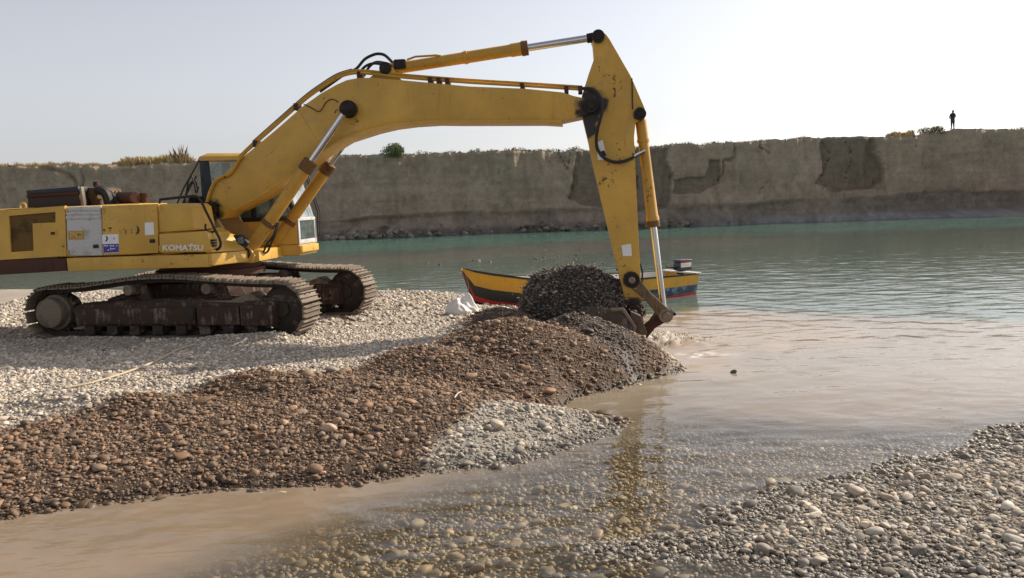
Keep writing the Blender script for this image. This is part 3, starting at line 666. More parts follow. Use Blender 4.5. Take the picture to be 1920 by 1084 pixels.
# boom: box section, side plates slightly proud of the top and bottom plates
BOOM = [(386, 383), (393, 358), (425, 320), (450, 299), (480, 274), (514, 246), (569, 198), (600, 176), (630, 159), (650, 150), (672, 146), (700, 146), (751, 150), (880, 162), (982, 166), (1054, 173), (1076, 180), (1110, 187), (1119, 193), (1121, 202), (1115, 210), (1092, 218), (1052, 226.5), (1020, 225), (860, 226), (816, 225.5), (768, 228.5), (730, 233.5), (696, 241), (643, 258), (600, 284), (552, 322), (490, 364), (436, 392), (415, 410), (400, 408), (389, 398)]
bp = pl(BOOM, -BW); boom = MB().prism(bp, -BW, BW).build('boom', M_boom, exc, .014)
bx = np.array(bp); ctr = bx.mean(0)
fl = MB(); fl.prism(pl([(1054, 231), (1020, 229), (860, 229.5), (816, 229), (768, 232), (730, 237), (696, 245), (643, 262), (600, 288), (552, 326), (490, 368), (436, 396), (436, 392), (490, 364), (552, 322), (600, 284), (643, 258), (696, 241), (730, 233.5), (768, 228.5), (816, 225.5), (860, 226), (1020, 225), (1054, 226)], -BW), -BW-.03, BW+.03)
fl.build('bottom_flange', M_boom, boom, .004)
def boss(pos, s0, s1, r, m, parent, name='pin', cap=.6):
    t, z = pos; b = MB().steps((t, s0, z), (t, s1, z), [(0, r*.55), (.02, r*.6), (.021, r), (.979, r), (.98, r*.6), (1, r*.55)], 22).build(name, m, parent); 
    return b
boss(up(1108, 199, -BW), -BW-.10, BW+.10, .115, M_grease, exc)
boss(up(398, 393, -BW), -BW-.22, BW+.22, .13, M_grease, exc)
# the pin of the boom cylinders sticks out on both sides
bpin = up(651, 204, -.52); hubm = MB()
for s in (-.62, .40): hubm.steps((bpin[0], s, bpin[1]), (bpin[0], s+.22, bpin[1]), [(0, .08), (.1, .115), (.55, .13), (.6, .15), (1, .15)], 14)
hubm.cyl((bpin[0], -.6, bpin[1]), (bpin[0], .6, bpin[1]), .07); hubm.build('pin', M_grease, exc)
# boom cylinders (two)
for s in (-.52, .52):
    a = up(465, 474, -.52); b = up(651, 204, -.52); A = Vector((a[0], s, a[1])); B = Vector((b[0], s, b[1])); L = (B-A)
    barrel = MB().steps(A, A+L*.64, [(0, .07), (.0, .102), (.04, .106), (.30, .106), (.301, .116), (.335, .116), (.336, .106), (.90, .106), (.901, .120), (.985, .120), (1, .095)], 24).build('cylinder_barrel', M_cyl, exc)
    MB().steps(A+L*.575, A+L*.645, [(0, .114), (.05, .126), (.95, .126), (1, .10)], 18).build('collar', M_rustcol, barrel)
    MB().steps(A+L*.195, A+L*.225, [(0, .114), (.1, .126), (.9, .126), (1, .114)], 18).build('clamp', M_rustcol, barrel)
    rod = MB().cyl(A+L*.63, A+L*.97, .056, n=20).build('cylinder_rod', M_chrome, exc)
    MB().steps((b[0], s-.07, b[1]), (b[0], s+.07, b[1]), [(0, .09), (.1, .12), (.9, .12), (1, .09)], 16).build('rod_eye', M_grease, rod)
    MB().steps((a[0], s-.16, a[1]), (a[0], s+.14, a[1]), [(0, .10), (.06, .106), (.4, .14), (1, .14)], 20).build('pin', M_rust, exc)
    # hose pair under the barrel
    for k in (0, .05):
        MB().tube(spline([A+L*.22+Vector((.14, k, -.02)), A+L*.15+Vector((.20, k, -.05)), A+L*.07+Vector((.19+k, k+.05, -.04)), A+L*.01+Vector((.22+k, .1+k, -.02)), A+Vector((.16, .2, -.05))]), .018, 7).build('hose', M_rubber, exc)
# arm
ARM = [(1110, 68), (1114, 60), (1121, 56.5), (1129, 58), (1137, 65), (1143, 73), (1182, 141), (1185, 147), (1209, 203), (1211, 213), (1205, 223), (1192, 229), (1189, 257), (1192, 330), (1199, 479), (1203, 556), (1201, 582), (1195, 592), (1186, 595), (1177, 590), (1173, 578), (1169, 552), (1164, 528), (1154, 486), (1136, 410), (1110, 300), (1104, 268), (1093, 222), (1091, 180), (1104, 138), (1114, 110), (1112, 84)]
AW = .23
arm = MB().prism(pl(ARM, -AW), -AW, AW).build('arm', M_arm, exc, .013)
edge_ = MB(); edge_.prism(pl([(1184, 147), (1186, 147), (1187, 205), (1185, 205)], -AW), -AW-.012, -AW+.005); edge_.build('seam_plate', M_dark, arm)
boss(up(1121.5, 69, -AW), -AW-.09, AW+.09, .105, M_grease, exc); boss(up(1200, 214, -AW), -AW-.07, AW+.07, .10, M_grease, exc)
lp = up(1183.5, 524, -AW); boss(lp, -AW-.13, AW+.13, .135, M_grease, exc); kp = up(1187, 582, -AW); boss(kp, -AW-.26, AW+.26, .12, M_grease, exc)
for pos, s0, r in ((lp, -AW-.155, .06), (kp, -AW-.30, .052)):
    MB().steps((pos[0], s0, pos[1]), (pos[0], s0+.06, pos[1]), [(0, r*.8), (.2, r), (1, r)], 16).build('pin_end', M_pin, exc)
# arm cylinder on top of the boom
a = up(727, 131, 0); b = up(1121.5, 69, 0); a2 = up(990, 96, 0); A = Vector((a[0], 0, a[1])); B = Vector((b[0], 0, b[1])); L = B-A; k = (Vector((a2[0], 0, a2[1]))-A).length/L.length
barrel = MB().steps(A, A+L*k, [(0, .06), (.0, .10), (.09, .10), (.10, .095), (.55, .098), (.551, .112), (.575, .112), (.576, .10), (.88, .10), (.881, .112), (1, .112)], 24).build('cylinder_barrel', M_cyl, exc)
MB().steps(A+L*(k-.03), A+L*(k+.002), [(0, .112), (.1, .128), (1, .124)], 20).build('collar', M_rustcol, barrel)
rod = MB().cyl(A+L*(k-.01), A+L*.965, .062, n=20).build('cylinder_rod', M_chrome, exc)
MB().steps(A+L*.945, A+L*.985, [(0, .05), (.1, .08), (1, .085)], 16).build('rod_eye', M_grease, rod)
MB().steps((a[0], -.2, a[1]), (a[0], .2, a[1]), [(0, .06), (.03, .105), (.97, .105), (1, .06)], 18).build('pin', M_grease, exc)
brk = MB()
for s in (-.17, .12): brk.prism(pl([(690, 148), (716, 128), (728, 121), (738, 128), (742, 140), (754, 151)], s), s, s+.05)
brk.build('cylinder_bracket', M_boom, exc, .005)
MB().box((A.x+.13, -.13, A.z-.02), (A.x+.34, .13, A.z+.15)).build('valve_block', M_grease, exc, .03)
MB().tube([A+L*.10+Vector((0, -.08, .10)), A+L*.14+Vector((0, -.08, .13)), A+L*.24+Vector((0, -.07, .10)), A+L*.26+Vector((0, -.05, .08))], .018, 8).build('pipe', M_cyl, exc)
# bucket cylinder
A3 = p3(1200, 214, 0); B3 = p3(1245, 587, 0); A = Vector(A3); B = Vector(B3); L = B-A
barrel = MB().steps(A, A+L*.56, [(0, .06), (.02, .075), (.05, .09), (.06, .094), (.22, .094), (.221, .105), (.25, .105), (.251, .088), (.40, .088), (.9, .098), (.92, .112), (1, .108)], 22).build('cylinder_barrel', M_cyl, exc)
MB().steps(A+L*.53, A+L*.562, [(0, .113), (.2, .118), (1, .11)], 18).build('collar', M_rustcol, barrel)
MB().tube([A+L*.26+Vector((-.075, -.05, 0)), A+L*.55+Vector((-.075, -.05, 0))], .022, 7).build('pipe', M_cyl, barrel)
rod = MB().cyl(A+L*.55, A+L*.97, .058, n=20).build('cylinder_rod', M_chrome, exc)
# links
def linkbar(p, q, r0, r1, s0, s1, name, m):
    P = Vector((p[0], 0, p[1])); Q = Vector((q[0], 0, q[1])); d = (Q-P).normalized(); n = Vector((-d.z, 0, d.x)); pts = []
    for k in range(9):
        a = math.pi/2+k*math.pi/8; pts.append(P+(d*math.cos(a)+n*math.sin(a))*r0)
    for k in range(9):
        a = -math.pi/2+k*math.pi/8; pts.append(Q+(d*math.cos(a)+n*math.sin(a))*r1)
    # waist between the eyes
    mid = (P+Q)/2; w_ = min(r0, r1)*.62
    pts = pts[:9]+[mid-n*w_]+pts[9:]+[mid+n*w_]
    return MB().prism([(v.x, v.z) for v in pts], s0, s1).build(name, m, exc, .008)
jp = up(1245, 587, 0); ep = up(1199, 630, 0); lk = up(1183.5, 524, -.3)
M_link = muddy('link_steel', (.17, .115, .065), (.07, .045, .03), .5, .6)
for s in (-.33, .27): linkbar(lk, jp, .115, .115, s, s+.06, 'tipping_link', M_link)
linkbar(jp, ep, .12, .10, -.16, .16, 'bucket_link', M_rust)
MB().steps((jp[0], -.38, jp[1]), (jp[0], .38, jp[1]), [(0, .04), (.0, .062), (.02, .066), (.05, .066), (.051, .12), (.10, .12), (.101, .09), (.9, .09), (.9, .12), (1, .06)], 18).build('pin', M_pin, exc)
MB().steps((jp[0]+.14, -.32, jp[1]+.02), (jp[0]+.14, .32, jp[1]+.02), [(0, .03), (.1, .04), (1, .04)], 10).build('pin', M_grease, exc)
# bucket, curled up and nearly buried in the gravel it carries
def bpx(pts, s): return pl(pts, s)
BKT_O = [(1178, 574), (1196, 582), (1206, 610), (1203, 634), (1186, 642), (1150, 652), (1100, 655), (1050, 640), (1018, 612), (1006, 590), (1000, 575)]
BKT_I = [(1012, 582), (1024, 604), (1056, 628), (1102, 642), (1148, 640), (1176, 628), (1183, 608), (1176, 588)]
bo = pl(BKT_O, 0); bi = pl(BKT_I, 0); bk = MB().prism(bo+bi, -.72, .72).build('bucket', muddy('bucket_steel', (.11, .075, .05), (.20, .165, .13), .4, .55), exc, .01)
SP = [(1120, 573), (1146, 581), (1168, 579), (1174, 588), (1190, 612), (1186, 634), (1170, 640), (1140, 645), (1100, 648), (1050, 634), (1018, 606), (1006, 588)]
M_side = muddy('worn_side_plate', (.10, .07, .05), (.28, .25, .22), .5, .4)
for s in (-.76, .70): MB().prism(pl(SP, s), s, s+.05).build('side_plate', M_side, bk, .006)
MB().prism(pl([(1144, 578), (1169, 576.5), (1177, 588), (1193, 612), (1190, 632), (1185, 634), (1187, 613), (1171, 590), (1165, 583), (1146, 584)], -.76), -.80, -.755).build('side_cutter', M_pin, bk, .006)
for s in (-.30, .22): MB().prism(pl([(1173, 575), (1187, 567), (1201, 575), (1206, 600), (1212, 632), (1200, 644), (1185, 640), (1180, 600)], s), s, s+.08).build('bucket_ear', M_rust, bk, .01)
for k in range(5):
    s = -.62+k*.31; MB().prism(pl([(1010, 588), (1004, 575), (985, 556), (998, 580)], s), s-.05, s+.05).build('tooth', M_pin, bk, .006)
# pipes on the boom, clamps and hoses
def pipe_line(pts, s, r, m=M_cyl, k=5): return MB().tube(spline([p3(u, v, s) for u, v in pts], k), r, 8).build('pipe', m, exc)
TOPL = [(388, 378), (397, 360), (407, 343), (430, 333), (447, 300), (476, 272), (512, 240), (569, 190), (600, 167), (632, 147), (660, 138), (690, 138), (742, 144), (800, 149), (880, 155), (982, 161), (1060, 166), (1092, 168)]
pipe_line(TOPL[2:], -.26, .022); pipe_line([(u, v-5) for u, v in TOPL[4:]], -.16, .022); pipe_line([(u, v-7) for u, v in TOPL[5:11]], .02, .024, M_dark)
pipe_line([(388, 380), (393, 362), (402, 342), (412, 334), (432, 325), (447, 302), (455, 292)], -.36, .03)
for u, v in ((482, 269), (558, 200), (676, 141), (808, 151), (824, 152), (840, 153), (980, 162), (1062, 168), (1088, 168)):
    t, z = up(u, v, -.2); MB().box((t-.035, -.32, z-.07), (t+.035, -.08, z+.045)).build('pipe_clamp', M_rust, exc, .01)
def hose(pts, s, r, m=M_rubber): return MB().tube(spline([p3(u, v, s if not isinstance(s, list) else s[i]) for i, (u, v) in enumerate(pts)]), r, 8).build('hose', m, exc)
hose([(600, 172), (628, 152), (650, 137), (668, 129), (683, 112), (697, 104), (709, 101), (722, 104), (736, 117), (744, 124)], .06, .026)
hose([(670, 143), (681, 128), (692, 121), (706, 119), (724, 123), (742, 128)], -.06, .024)
hose([(682, 143), (692, 126), (704, 117), (720, 118), (742, 124)], .1, .024)
hose([(1092, 166), (1108, 167), (1120, 175), (1129, 193), (1127, 218), (1121, 240), (1118, 262), (1121, 281), (1134, 297), (1152, 304), (1172, 302), (1190, 294), (1207, 284)], [-.28, -.34, -.40, -.44, -.44, -.42, -.36, -.30, -.29, -.29, -.28, -.2, -.1], .028)
MB().tube([p3(1188, 293, -.26), p3(1209, 282, -.1)], .02, 8).build('hose_fitting', M_chrome, exc)
MB().tube(spline([p3(u, v, -.345) for u, v in ((569, 195), (585, 203), (596, 209), (603, 205), (611, 192), (622, 186), (634, 191))]), .008, 6).build('grease_line', M_rust, exc)
for pts in (((1118, 268), (1130, 262), (1138, 300), (1121, 300)),):
    MB().prism(pl(pts, -AW), -AW-.006, -AW+.004).build('sticker', M_white, arm)
MB().prism(pl([(1126, 284), (1133, 282), (1137, 292), (1130, 296)], -AW), -AW-.010, -AW-.003).build('sticker_mark', M_dark, arm)
MB().prism(pl([(1165, 460), (1183, 457), (1185, 480), (1168, 480)], -AW), -AW-.006, -AW+.004).build('sticker', M_white, arm)
# ---- upper structure, right side
SN = -1.45
def panel(name, pts, m, s=SN, th=.06, bev=.012, parent=exc): return MB().prism(pl(pts, s), s, s+th).build(name, m, parent, bev)
skirt = panel('deck_skirt', [(124, 484), (390.5, 476.5), (391, 501), (260, 505), (127, 509)], M_deckp, -1.46, .5, .02)
MB().prism(pl([(-70, 489), (122.5, 484), (126, 508), (60, 512), (-10, 516), (-70, 518)], -1.45), -1.45, -.7).build('rear_frame', M_rust, exc, .02)
P_ = [(-75, 398), (0, 395), (121, 386), (125, 480), (0, 487.5), (-75, 490)]
rp = MB(); sP = lambda pts: rp.prism(pl(pts, SN), SN, SN+.06)
sP([(-75, 398), (0, 395), (16, 394), (21, 486.3), (0, 487.5), (-75, 490)]); sP([(16, 394), (104, 387.3), (104, 397.5), (16, 405)]); sP([(104, 387.3), (121, 386), (125, 480), (104, 481.3)])
sP([(61, 419), (104, 417), (104, 481.3), (63.5, 483.8)]); sP([(20.2, 473), (63.5, 470), (63.5, 483.8), (21, 486.3)])
rear = rp.build('rear_door', M_yel, exc)
MB().prism(pl([(10, 393), (108, 387), (108, 484), (14, 487)], -1.42), -1.425, -1.402).build('hatch', muddy('sooty_hatch', (.15, .085, .02), (.05, .03, .015), .6, .7, False), rear)
MB().prism(pl([(93, 433), (107, 432), (107, 442), (93, 443)], SN), SN-.012, SN+.01).build('latch', M_yel, rear, .004)
MB().prism(pl([(96, 435), (104, 434.5), (104, 440), (96, 440.5)], SN), SN-.016, SN-.010).build('latch', M_rust, rear)
wp = panel('vent_panel', [(124, 388), (188.5, 386.5), (189.5, 400), (192, 479), (126.5, 480)], M_panel, -1.452, .06)
for v in (389, 396.5, 404.5):
    MB().prism(pl([(124, v+1), (189, v), (189, v+5.2), (124.4, v+6.2)], -1.452), -1.468, -1.45).build('slat', M_panel, wp, .005)
MB().prism(pl([(128, 433), (157, 432.5), (157.5, 449), (128.5, 449.5)], -1.452), -1.458, -1.45).build('name_plate', painted('plate_paint', (.42, .25, .03), [], .8), wp)
door = panel('engine_door', [(190.5, 386), (294, 382.5), (297, 474.5), (193.5, 479)], M_yel, -1.455, .06)
panel('toolbox_upper', [(295.8, 383), (350, 381), (358, 386), (366.5, 432), (297.3, 436.5)], M_yel, -1.43, .75, .05)
tb = panel('toolbox_lower', [(297.3, 438.5), (380, 433.5), (390, 438), (396, 467), (392, 473), (299, 474.5)], M_yel, -1.47, .85, .03)
MB().box((-3.5, -1.40, up(100, 484, SN)[1]), (-.5, 1.38, up(100, 388, SN)[1])).build('engine_housing', M_yel, exc, .05)
# rear counterweight, mostly outside the picture
zc0, zc1 = up(0, 516, SN)[1]-.02, up(0, 394, SN)[1]
cw = MB().loft([[( -3.3, -1.46, z), (-3.85, -1.2, z), (-4.15, -.6, z), (-4.22, 0, z), (-4.15, .6, z), (-3.85, 1.2, z), (-3.3, 1.46, z)] for z in (zc0, zc0+.2, zc1)]).build('counterweight', M_yel, exc, .06)
# deck frame and sloping front, right-hand platform
zt = up(391, 476, -1.45)[1]; zb = up(391, 501, -1.45)[1]; t0 = up(391, 490, -1.45)[0]; t1 = up(473, 490, -.55)[0]
df = MB().loft([[(-3.3, -1.2, z), (t0-.02, -1.44, z), (t0+.06, -1.44, z), (t1, -.62, z), (t1+.15, -.6, z), (t1+.15, .9, z), (-3.3, 1.4, z)] for z in (zb+.02, zt)]).build('deck_frame', M_deckp, exc, .02)
# lit front slope of the tool box platform
zq = up(400, 432, -1.3)[1]
fs = MB().add([(t0-.05, -1.42, zt), (t0+.05, -1.42, zt+.02), (t1-.02, -.62, zt), (t1-.35, -.62, zt+.02), (t0-.10, -1.42, zq-.02), (t0-.03, -1.38, zq-.08), (t1-.15, -.62, zq-.15), (t1-.5, -.62, zq+.05)],
              [(0, 1, 2, 3), (4, 7, 6, 5), (0, 4, 5, 1), (1, 5, 6, 2), (2, 6, 7, 3), (3, 7, 4, 0)]).build('front_platform', M_deckp, exc, .02)
for k in range(3):
    t, z = up(393, 451+k*5, -1.40); MB().box((t-.02, -1.44, z-.016), (t+.09, -1.33, z+.016)).build('vent_slot', M_dark, fs)
gr = MB().prism(pl([(437, 441), (452, 440), (466, 456), (458, 464), (447, 458)], -.95), -.96, -.86).build('lamp_recess', M_dark, exc, .006)
MB().steps(p3(452, 451, -.98), p3(452, 451, -.94), [(0, .05), (.3, .065), (1, .065)], 14).build('lamp', M_glass2, gr)
# boom foot towers
M_tower = painted('tower_paint', (.36, .24, .09), [xz(392, 398, -.5, .22)], .9)
for s in (-.52, .42): MB().prism(pl([(364, 397), (376, 386), (388, 385), (399, 400), (420, 432), (470, 464), (478, 486), (380, 486), (366, 433)], -.52), s, s+.08).build('boom_bracket', M_tower, exc, .012)
boss(up(377, 399, -.54), -.56, -.46, .12, M_rust, exc, 'access_hole')
for s in (-.62, .40): MB().prism(pl([(446, 462), (470, 458), (484, 478), (478, 492), (450, 492)], -.52), s-.04, s+.26).build('cylinder_foot', M_deckp, exc, .015)
# slew ring and undercarriage
zb2 = zb-.0
MB().steps((0, 0, .80), (0, 0, zb+.03), [(0, .80), (.3, .80), (.31, .93), (.62, .93), (.63, .86), (1, .86)], 48).build('slew_ring', M_rust, exc, smooth=30)
DT = -(PSI_T-PSI)
MB().box((-.85, -1.0, .42), (.85, 1.0, .84)).build('car_body', M_frame, exc, .06, rot=DT)
for s in (-1, 1):
    for q in (-1, 1): MB().loft([[(q*.25, s*.5, .45), (q*.80, s*.5, .45), (q*.80, s*.5, .82), (q*.25, s*.5, .82)], [(q*.55, s*1.12, .36), (q*1.35, s*1.12, .36), (q*1.30, s*1.12, .62), (q*.55, s*1.12, .66)]]).build('leg_beam', M_frame, exc, .03, rot=DT)
# crawler tracks: every shoe is a piece of its own
def track_path():
    P = []; TI, TS = 2.06, -2.08; RI, RS, ZI, ZS = .425, .41, .44, .43
    for k in range(41): P.append((TS+(TI-TS)*k/40, .02-.0))
    for k in range(1, 24): a = -math.pi/2+math.pi*k/24; P.append((TI+RI*math.cos(a), ZI+RI*math.sin(a)))
    top = [(TI, .865), (1.5, .885), (1.0, .92), (.5, .965), (.1, .985), (-.4, .975), (-1.0, .91), (-1.5, .855), (TS, .84)]
    for q in spline([(a, 0, b) for a, b in top], 6): P.append((q.x, q.z))
    for k in range(1, 24): a = math.pi/2+math.pi*k/24; P.append((TS+RS*math.cos(a), ZS+RS*math.sin(a)))
    return np.array(P)
TP = track_path(); seg = np.roll(TP, -1, 0)-TP; ln = np.hypot(*seg.T); cum = np.concatenate([[0], np.cumsum(ln)]); PER = cum[-1]; NS = 51; PIT = PER/NS
def on_track(d):
    d = d % PER; i = min(np.searchsorted(cum, d, 'right')-1, len(TP)-1); q = (d-cum[i])/ln[i]; p = TP[i]+seg[i]*q; return p
shoe_mb = MB(); hw = .30; lp_ = PIT*.5
shoe_mb.prism([(-lp_*.93, -.012), (lp_*.80, -.012), (lp_*.90, .002), (lp_*.92, .014), (-lp_*.90, .014)], -hw, hw)
for q, hgt in ((-.80, .052), (-.05, .046), (.68, .052)): shoe_mb.prism([(q*lp_-.011, .012), (q*lp_+.011, .012), (q*lp_+.007, hgt), (q*lp_-.007, hgt)], -hw, hw)
link_mb = MB()
for s in (-.11, .07): link_mb.prism([(-lp_*1.05, -.03), (-lp_*.9, -.085), (lp_*.9, -.085), (lp_*1.05, -.03), (lp_*.9, -.012), (-lp_*.9, -.012)], s, s+.04)
link_mb.cyl((lp_, -.09, -.055), (lp_, .09, -.055), .022, n=8)
bolt_mb = MB()
for a in (-.3, .3):
    for b in (-.09, .09): bolt_mb.cyl((a*lp_*1.0+.02, b, .012), (a*lp_+.02, b, .026), .013, n=6)
sh_me = shoe_mb.build('track_shoe', M_shoe, None, .0025, seg=1); li_me = link_mb.build('track_link', M_track, None); bo_me = bolt_mb.build('track_bolt', M_dark, None)
protos = (sh_me, li_me, bo_me)
for side, yc in (('near', -1.30), ('far', 1.30)):
    rootf = MB()
    # side frame
    rootf.loft([[(x_, yc-.22, .20), (x_, yc+.22, .20), (x_, yc+.22, h_), (x_, yc+.05, h_+.05), (x_, yc-.16, h_+.03), (x_, yc-.25, h_-.05)] for x_, h_ in ((-1.62, .52), (-1.0, .56), (-.2, .60), (.7, .60), (1.45, .56), (1.46, .60), (2.0, .60))])
    tf = rootf.build('track_frame', M_frame, exc, .02, rot=DT)
    fr_ = yc-.26
    MB().box((-1.55, fr_-.03, .24), (.62, fr_+.05, .50)).build('guard_plate', M_frame, tf, .012); MB().box((.66, fr_-.035, .22), (1.40, fr_+.05, .51)).build('guard_plate', M_frame, tf, .012)
    MB().box((1.42, fr_-.05, .20), (1.98, fr_+.05, .53)).build('idler_yoke', M_frame, tf, .03)
    MB().prism([(.53+.0, .29), (.60, .29), (.61, .44), (.59, .47), (.53, .47), (.51, .44)], fr_-.045, fr_+.01).build('frame_slot', M_dark, tf, .005)
    MB().steps((1.80, fr_-.06, .38), (1.80, fr_, .38), [(0, .035), (1, .035)], 12).build('grease_port', M_dark, tf)
    for k in range(8):
        tx = -1.35+k*.42; MB().steps((tx, yc-.24, .155), (tx, yc+.24, .155), [(0, .04), (.02, .075), (.12, .075), (.121, .10), (.2, .125), (.8, .125), (.88, .10), (.98, .075), (1, .04)], 16).build('track_roller', M_track, tf)
        MB().box((tx-.09, yc-.255, .06), (tx+.09, yc-.20, .21)).build('roller_bracket', M_track, tf, .01)
    for tx in (-.55, .85):
        MB().steps((tx, yc-.30, .80), (tx, yc+.12, .80), [(0, .05), (.02, .085), (.3, .085), (.31, .06), (.5, .06), (.51, .09), (1, .09)], 18).build('carrier_roller', M_hub, tf)
        MB().prism([(tx+.08, .58), (tx+.32, .58), (tx+.22, .86), (tx+.12, .86)], yc-.12, yc-.06).build('roller_stand', M_frame, tf, .006)
    MB().prism([(.25, .60), (1.2, .60), (1.55, .72), (1.75, .60), (1.75, .56), (.25, .56)], yc-.20, yc+.15).build('step_plate', M_hub, tf, .01)
    idl = MB().steps((2.06, yc-.16, .44), (2.06, yc+.16, .44), [(0, .10), (0, .12), (.12, .12), (.14, .28), (.2, .345), (.3, .35), (.42, .385), (.58, .385), (.7, .35), (.8, .345), (.86, .28), (1, .12)], 36).build('idler_wheel', M_track, tf)
    sp = MB(); n_t = 21
    pr = []
    for k in range(n_t*4): a = 2*math.pi*k/(n_t*4); r_ = .385 if k % 4 in (1, 2) else .325; pr.append((-2.08+r_*math.cos(a), .43+r_*math.sin(a)))
    sp.prism(pr, yc-.05, yc+.05).build('sprocket', M_track, tf, .004)
    MB().steps((-2.08, yc-.285, .43), (-2.08, yc+.20, .43), [(0, .0), (0, .20), (.03, .245), (.10, .25), (.34, .25), (.35, .30), (1, .30)], 32).build('final_drive_hub', M_hub, tf, .01)
    ch = MB().box((-1.0, yc-.03, .62), (-.9, yc+.03, .64)).build('track_chain', M_track, exc, rot=DT)
    for k in range(NS):
        d = k*PIT+.07; p = on_track(d); p0 = on_track(d-.06); p1 = on_track(d+.06); tv = p1-p0; ang = math.atan2(tv[1], tv[0])
        # outward is to the right of the direction of travel
        for pm in protos:
            o = bpy.data.objects.new(pm.name.split('.')[0], pm.data); COL.objects.link(o); o.parent = ch
            # local z must point outwards: rotate so that x follows the path and z points away from the loop
            X = Vector((tv[0], 0, tv[1])).normalized(); Z = Vector((X.z, 0, -X.x)); Y = Z.cross(X)
            mm = Matrix((X, Y, Z)).transposed().to_4x4(); mm.translation = Vector((p[0], yc, p[1])); o.matrix_local = mm
for o in protos: bpy.data.objects.remove(o)
# ---- cab, on the far side of the boom
c0, c1 = .48, 1.47
def cu(u, v): return up(u, v, c0)
tR = cu(373, 300)[0]; tF = cu(560, 440)[0]; zR = cu(374, 299)[1]; zRoof = cu(400, 286)[1]; zS = cu(500, 413)[1]; zB = cu(520, 481)[1]; zM = cu(560, 458)[1]
roof = MB().loft([[(tR-.03, c0-.03, zR-.03), (tF-.28, c0-.03, zR-.06), (tF-.28, c1+.03, zR-.06), (tR-.03, c1+.03, zR-.03)], [(tR+.0, c0, zR+.05), (tF-.34, c0, zR+.02), (tF-.34, c1, zR+.02), (tR, c1, zR+.05)], [(tR+.12, c0+.10, zRoof), (tF-.45, c0+.10, zRoof-.04), (tF-.45, c1-.10, zRoof-.04), (tR+.12, c1-.1, zRoof)]]).build('cab_roof', M_yel, exc, .02)
cb = MB().box((tR, c0, zB), (tF, c1, zM+.0)).build('cab_floor', M_yel, exc, .04)
fr1 = MB().prism([(tR, zM), (tF, zM), (tF, zS-.02), (tR, zS-.02)], c0, c0+.05).build('cab_side', M_yel, exc, .01)
MB().prism([(tR, zM), (tF, zM), (tF, zS-.02), (tR, zS-.02)], c1-.05, c1).build('cab_side', M_yel, exc, .01)
MB().box((tR, c0+.05, zM), (tR+.05, c1-.05, zS)).build('cab_rear', M_cabdark, exc, .01)
post = M_cabdark
for s0 in (c0, c1-.07):
    MB().prism([(tR, zS-.02), (tR+.24, zS-.02), (tR+.16, zR-.03), (tR, zR-.03)], s0, s0+.07).build('cab_post', post, exc, .012)
    MB().prism([(tR+.92, zS-.02), (tR+1.02, zS-.02), (tR+.98, zR-.03), (tR+.88, zR-.03)], s0, s0+.07).build('cab_post', post, exc, .012)
    MB().prism([(tF-.08, zS-.02), (tF, zS-.02), (tF-.30, zR-.03), (tF-.38, zR-.03)], s0, s0+.07).build('cab_post', post, exc, .012)
    MB().prism([(tR+.24, zS-.02), (tF-.08, zS-.02), (tF-.08, zS+.06), (tR+.23, zS+.06)], s0, s0+.05).build('window_sill', post, exc, .008)
    w0 = MB().prism([(tR+.24, zS+.06), (tR+.92, zS+.06), (tR+.88, zR-.06), (tR+.17, zR-.06)], s0+.03, s0+.036).build('side_window', M_glass, exc, smooth=0)
    w0 = MB().prism([(tR+1.02, zS+.06), (tF-.085, zS+.06), (tF-.375, zR-.06), (tR+.98, zR-.06)], s0+.03, s0+.036).build('side_window', M_glass, exc, smooth=0)
MB().prism([(tF-.01, zS+.03), (tF-.004, zS+.03), (tF-.30, zR-.05), (tF-.306, zR-.05)], c0+.07, c1-.07).build('windshield', glassy('hazy_windshield', (.7, .77, .8), .35, (.55, .6, .62)), exc, smooth=0)
MB().box((tF-.02, c0, zS-.03), (tF+.012, c1, zS+.03)).build('windshield_bar', M_panel, exc, .008)
MB().box((tF-.012, c0+.08, zM+.08), (tF-.004, c1-.10, zS-.03)).build('lower_windshield', M_glass2, exc, smooth=0)
fw = MB()
fw.box((tF-.03, c0, zM), (tF+.008, c0+.08, zS-.03)).box((tF-.03, c1-.10, zM), (tF+.008, c1, zS-.03)).box((tF-.03, c0+.08, zM), (tF+.008, c1-.10, zM+.08)); fw.build('front_frame', M_panel, exc, .006)
MB().loft([[(tF, c0, zB+.03), (tF, c1, zB+.03), (tF, c1, zM-.02), (tF, c0, zM-.02)], [(tF+.05, c0+.04, zB+.06), (tF+.05, c1-.04, zB+.06), (tF+.05, c1-.04, zM-.03), (tF+.05, c0+.04, zM-.03)]]).build('front_apron', M_yel, exc, .015)
for k in (0, .05): MB().tube([(tF+.03+k, c1-.02, zM+.1), (tF+.05+k, c1+.02, zS+.1), (tF-.14+k, c1+.03, zR-.35)], .014, 6).build('grab_rail', M_dark, exc)
MB().box((tR+.45, .62, zB), (tR+.62, 1.30, zS+.75)).build('seat_back', M_seat, exc, .06); MB().box((tR+.50, .62, zM), (tR+1.05, 1.30, zM+.28)).build('seat_cushion', M_seat, exc, .06)
MB().box((tR+1.0, .58, zM), (tR+1.28, .72, zM+.50)).build('control_console', M_cabdark, exc, .03)
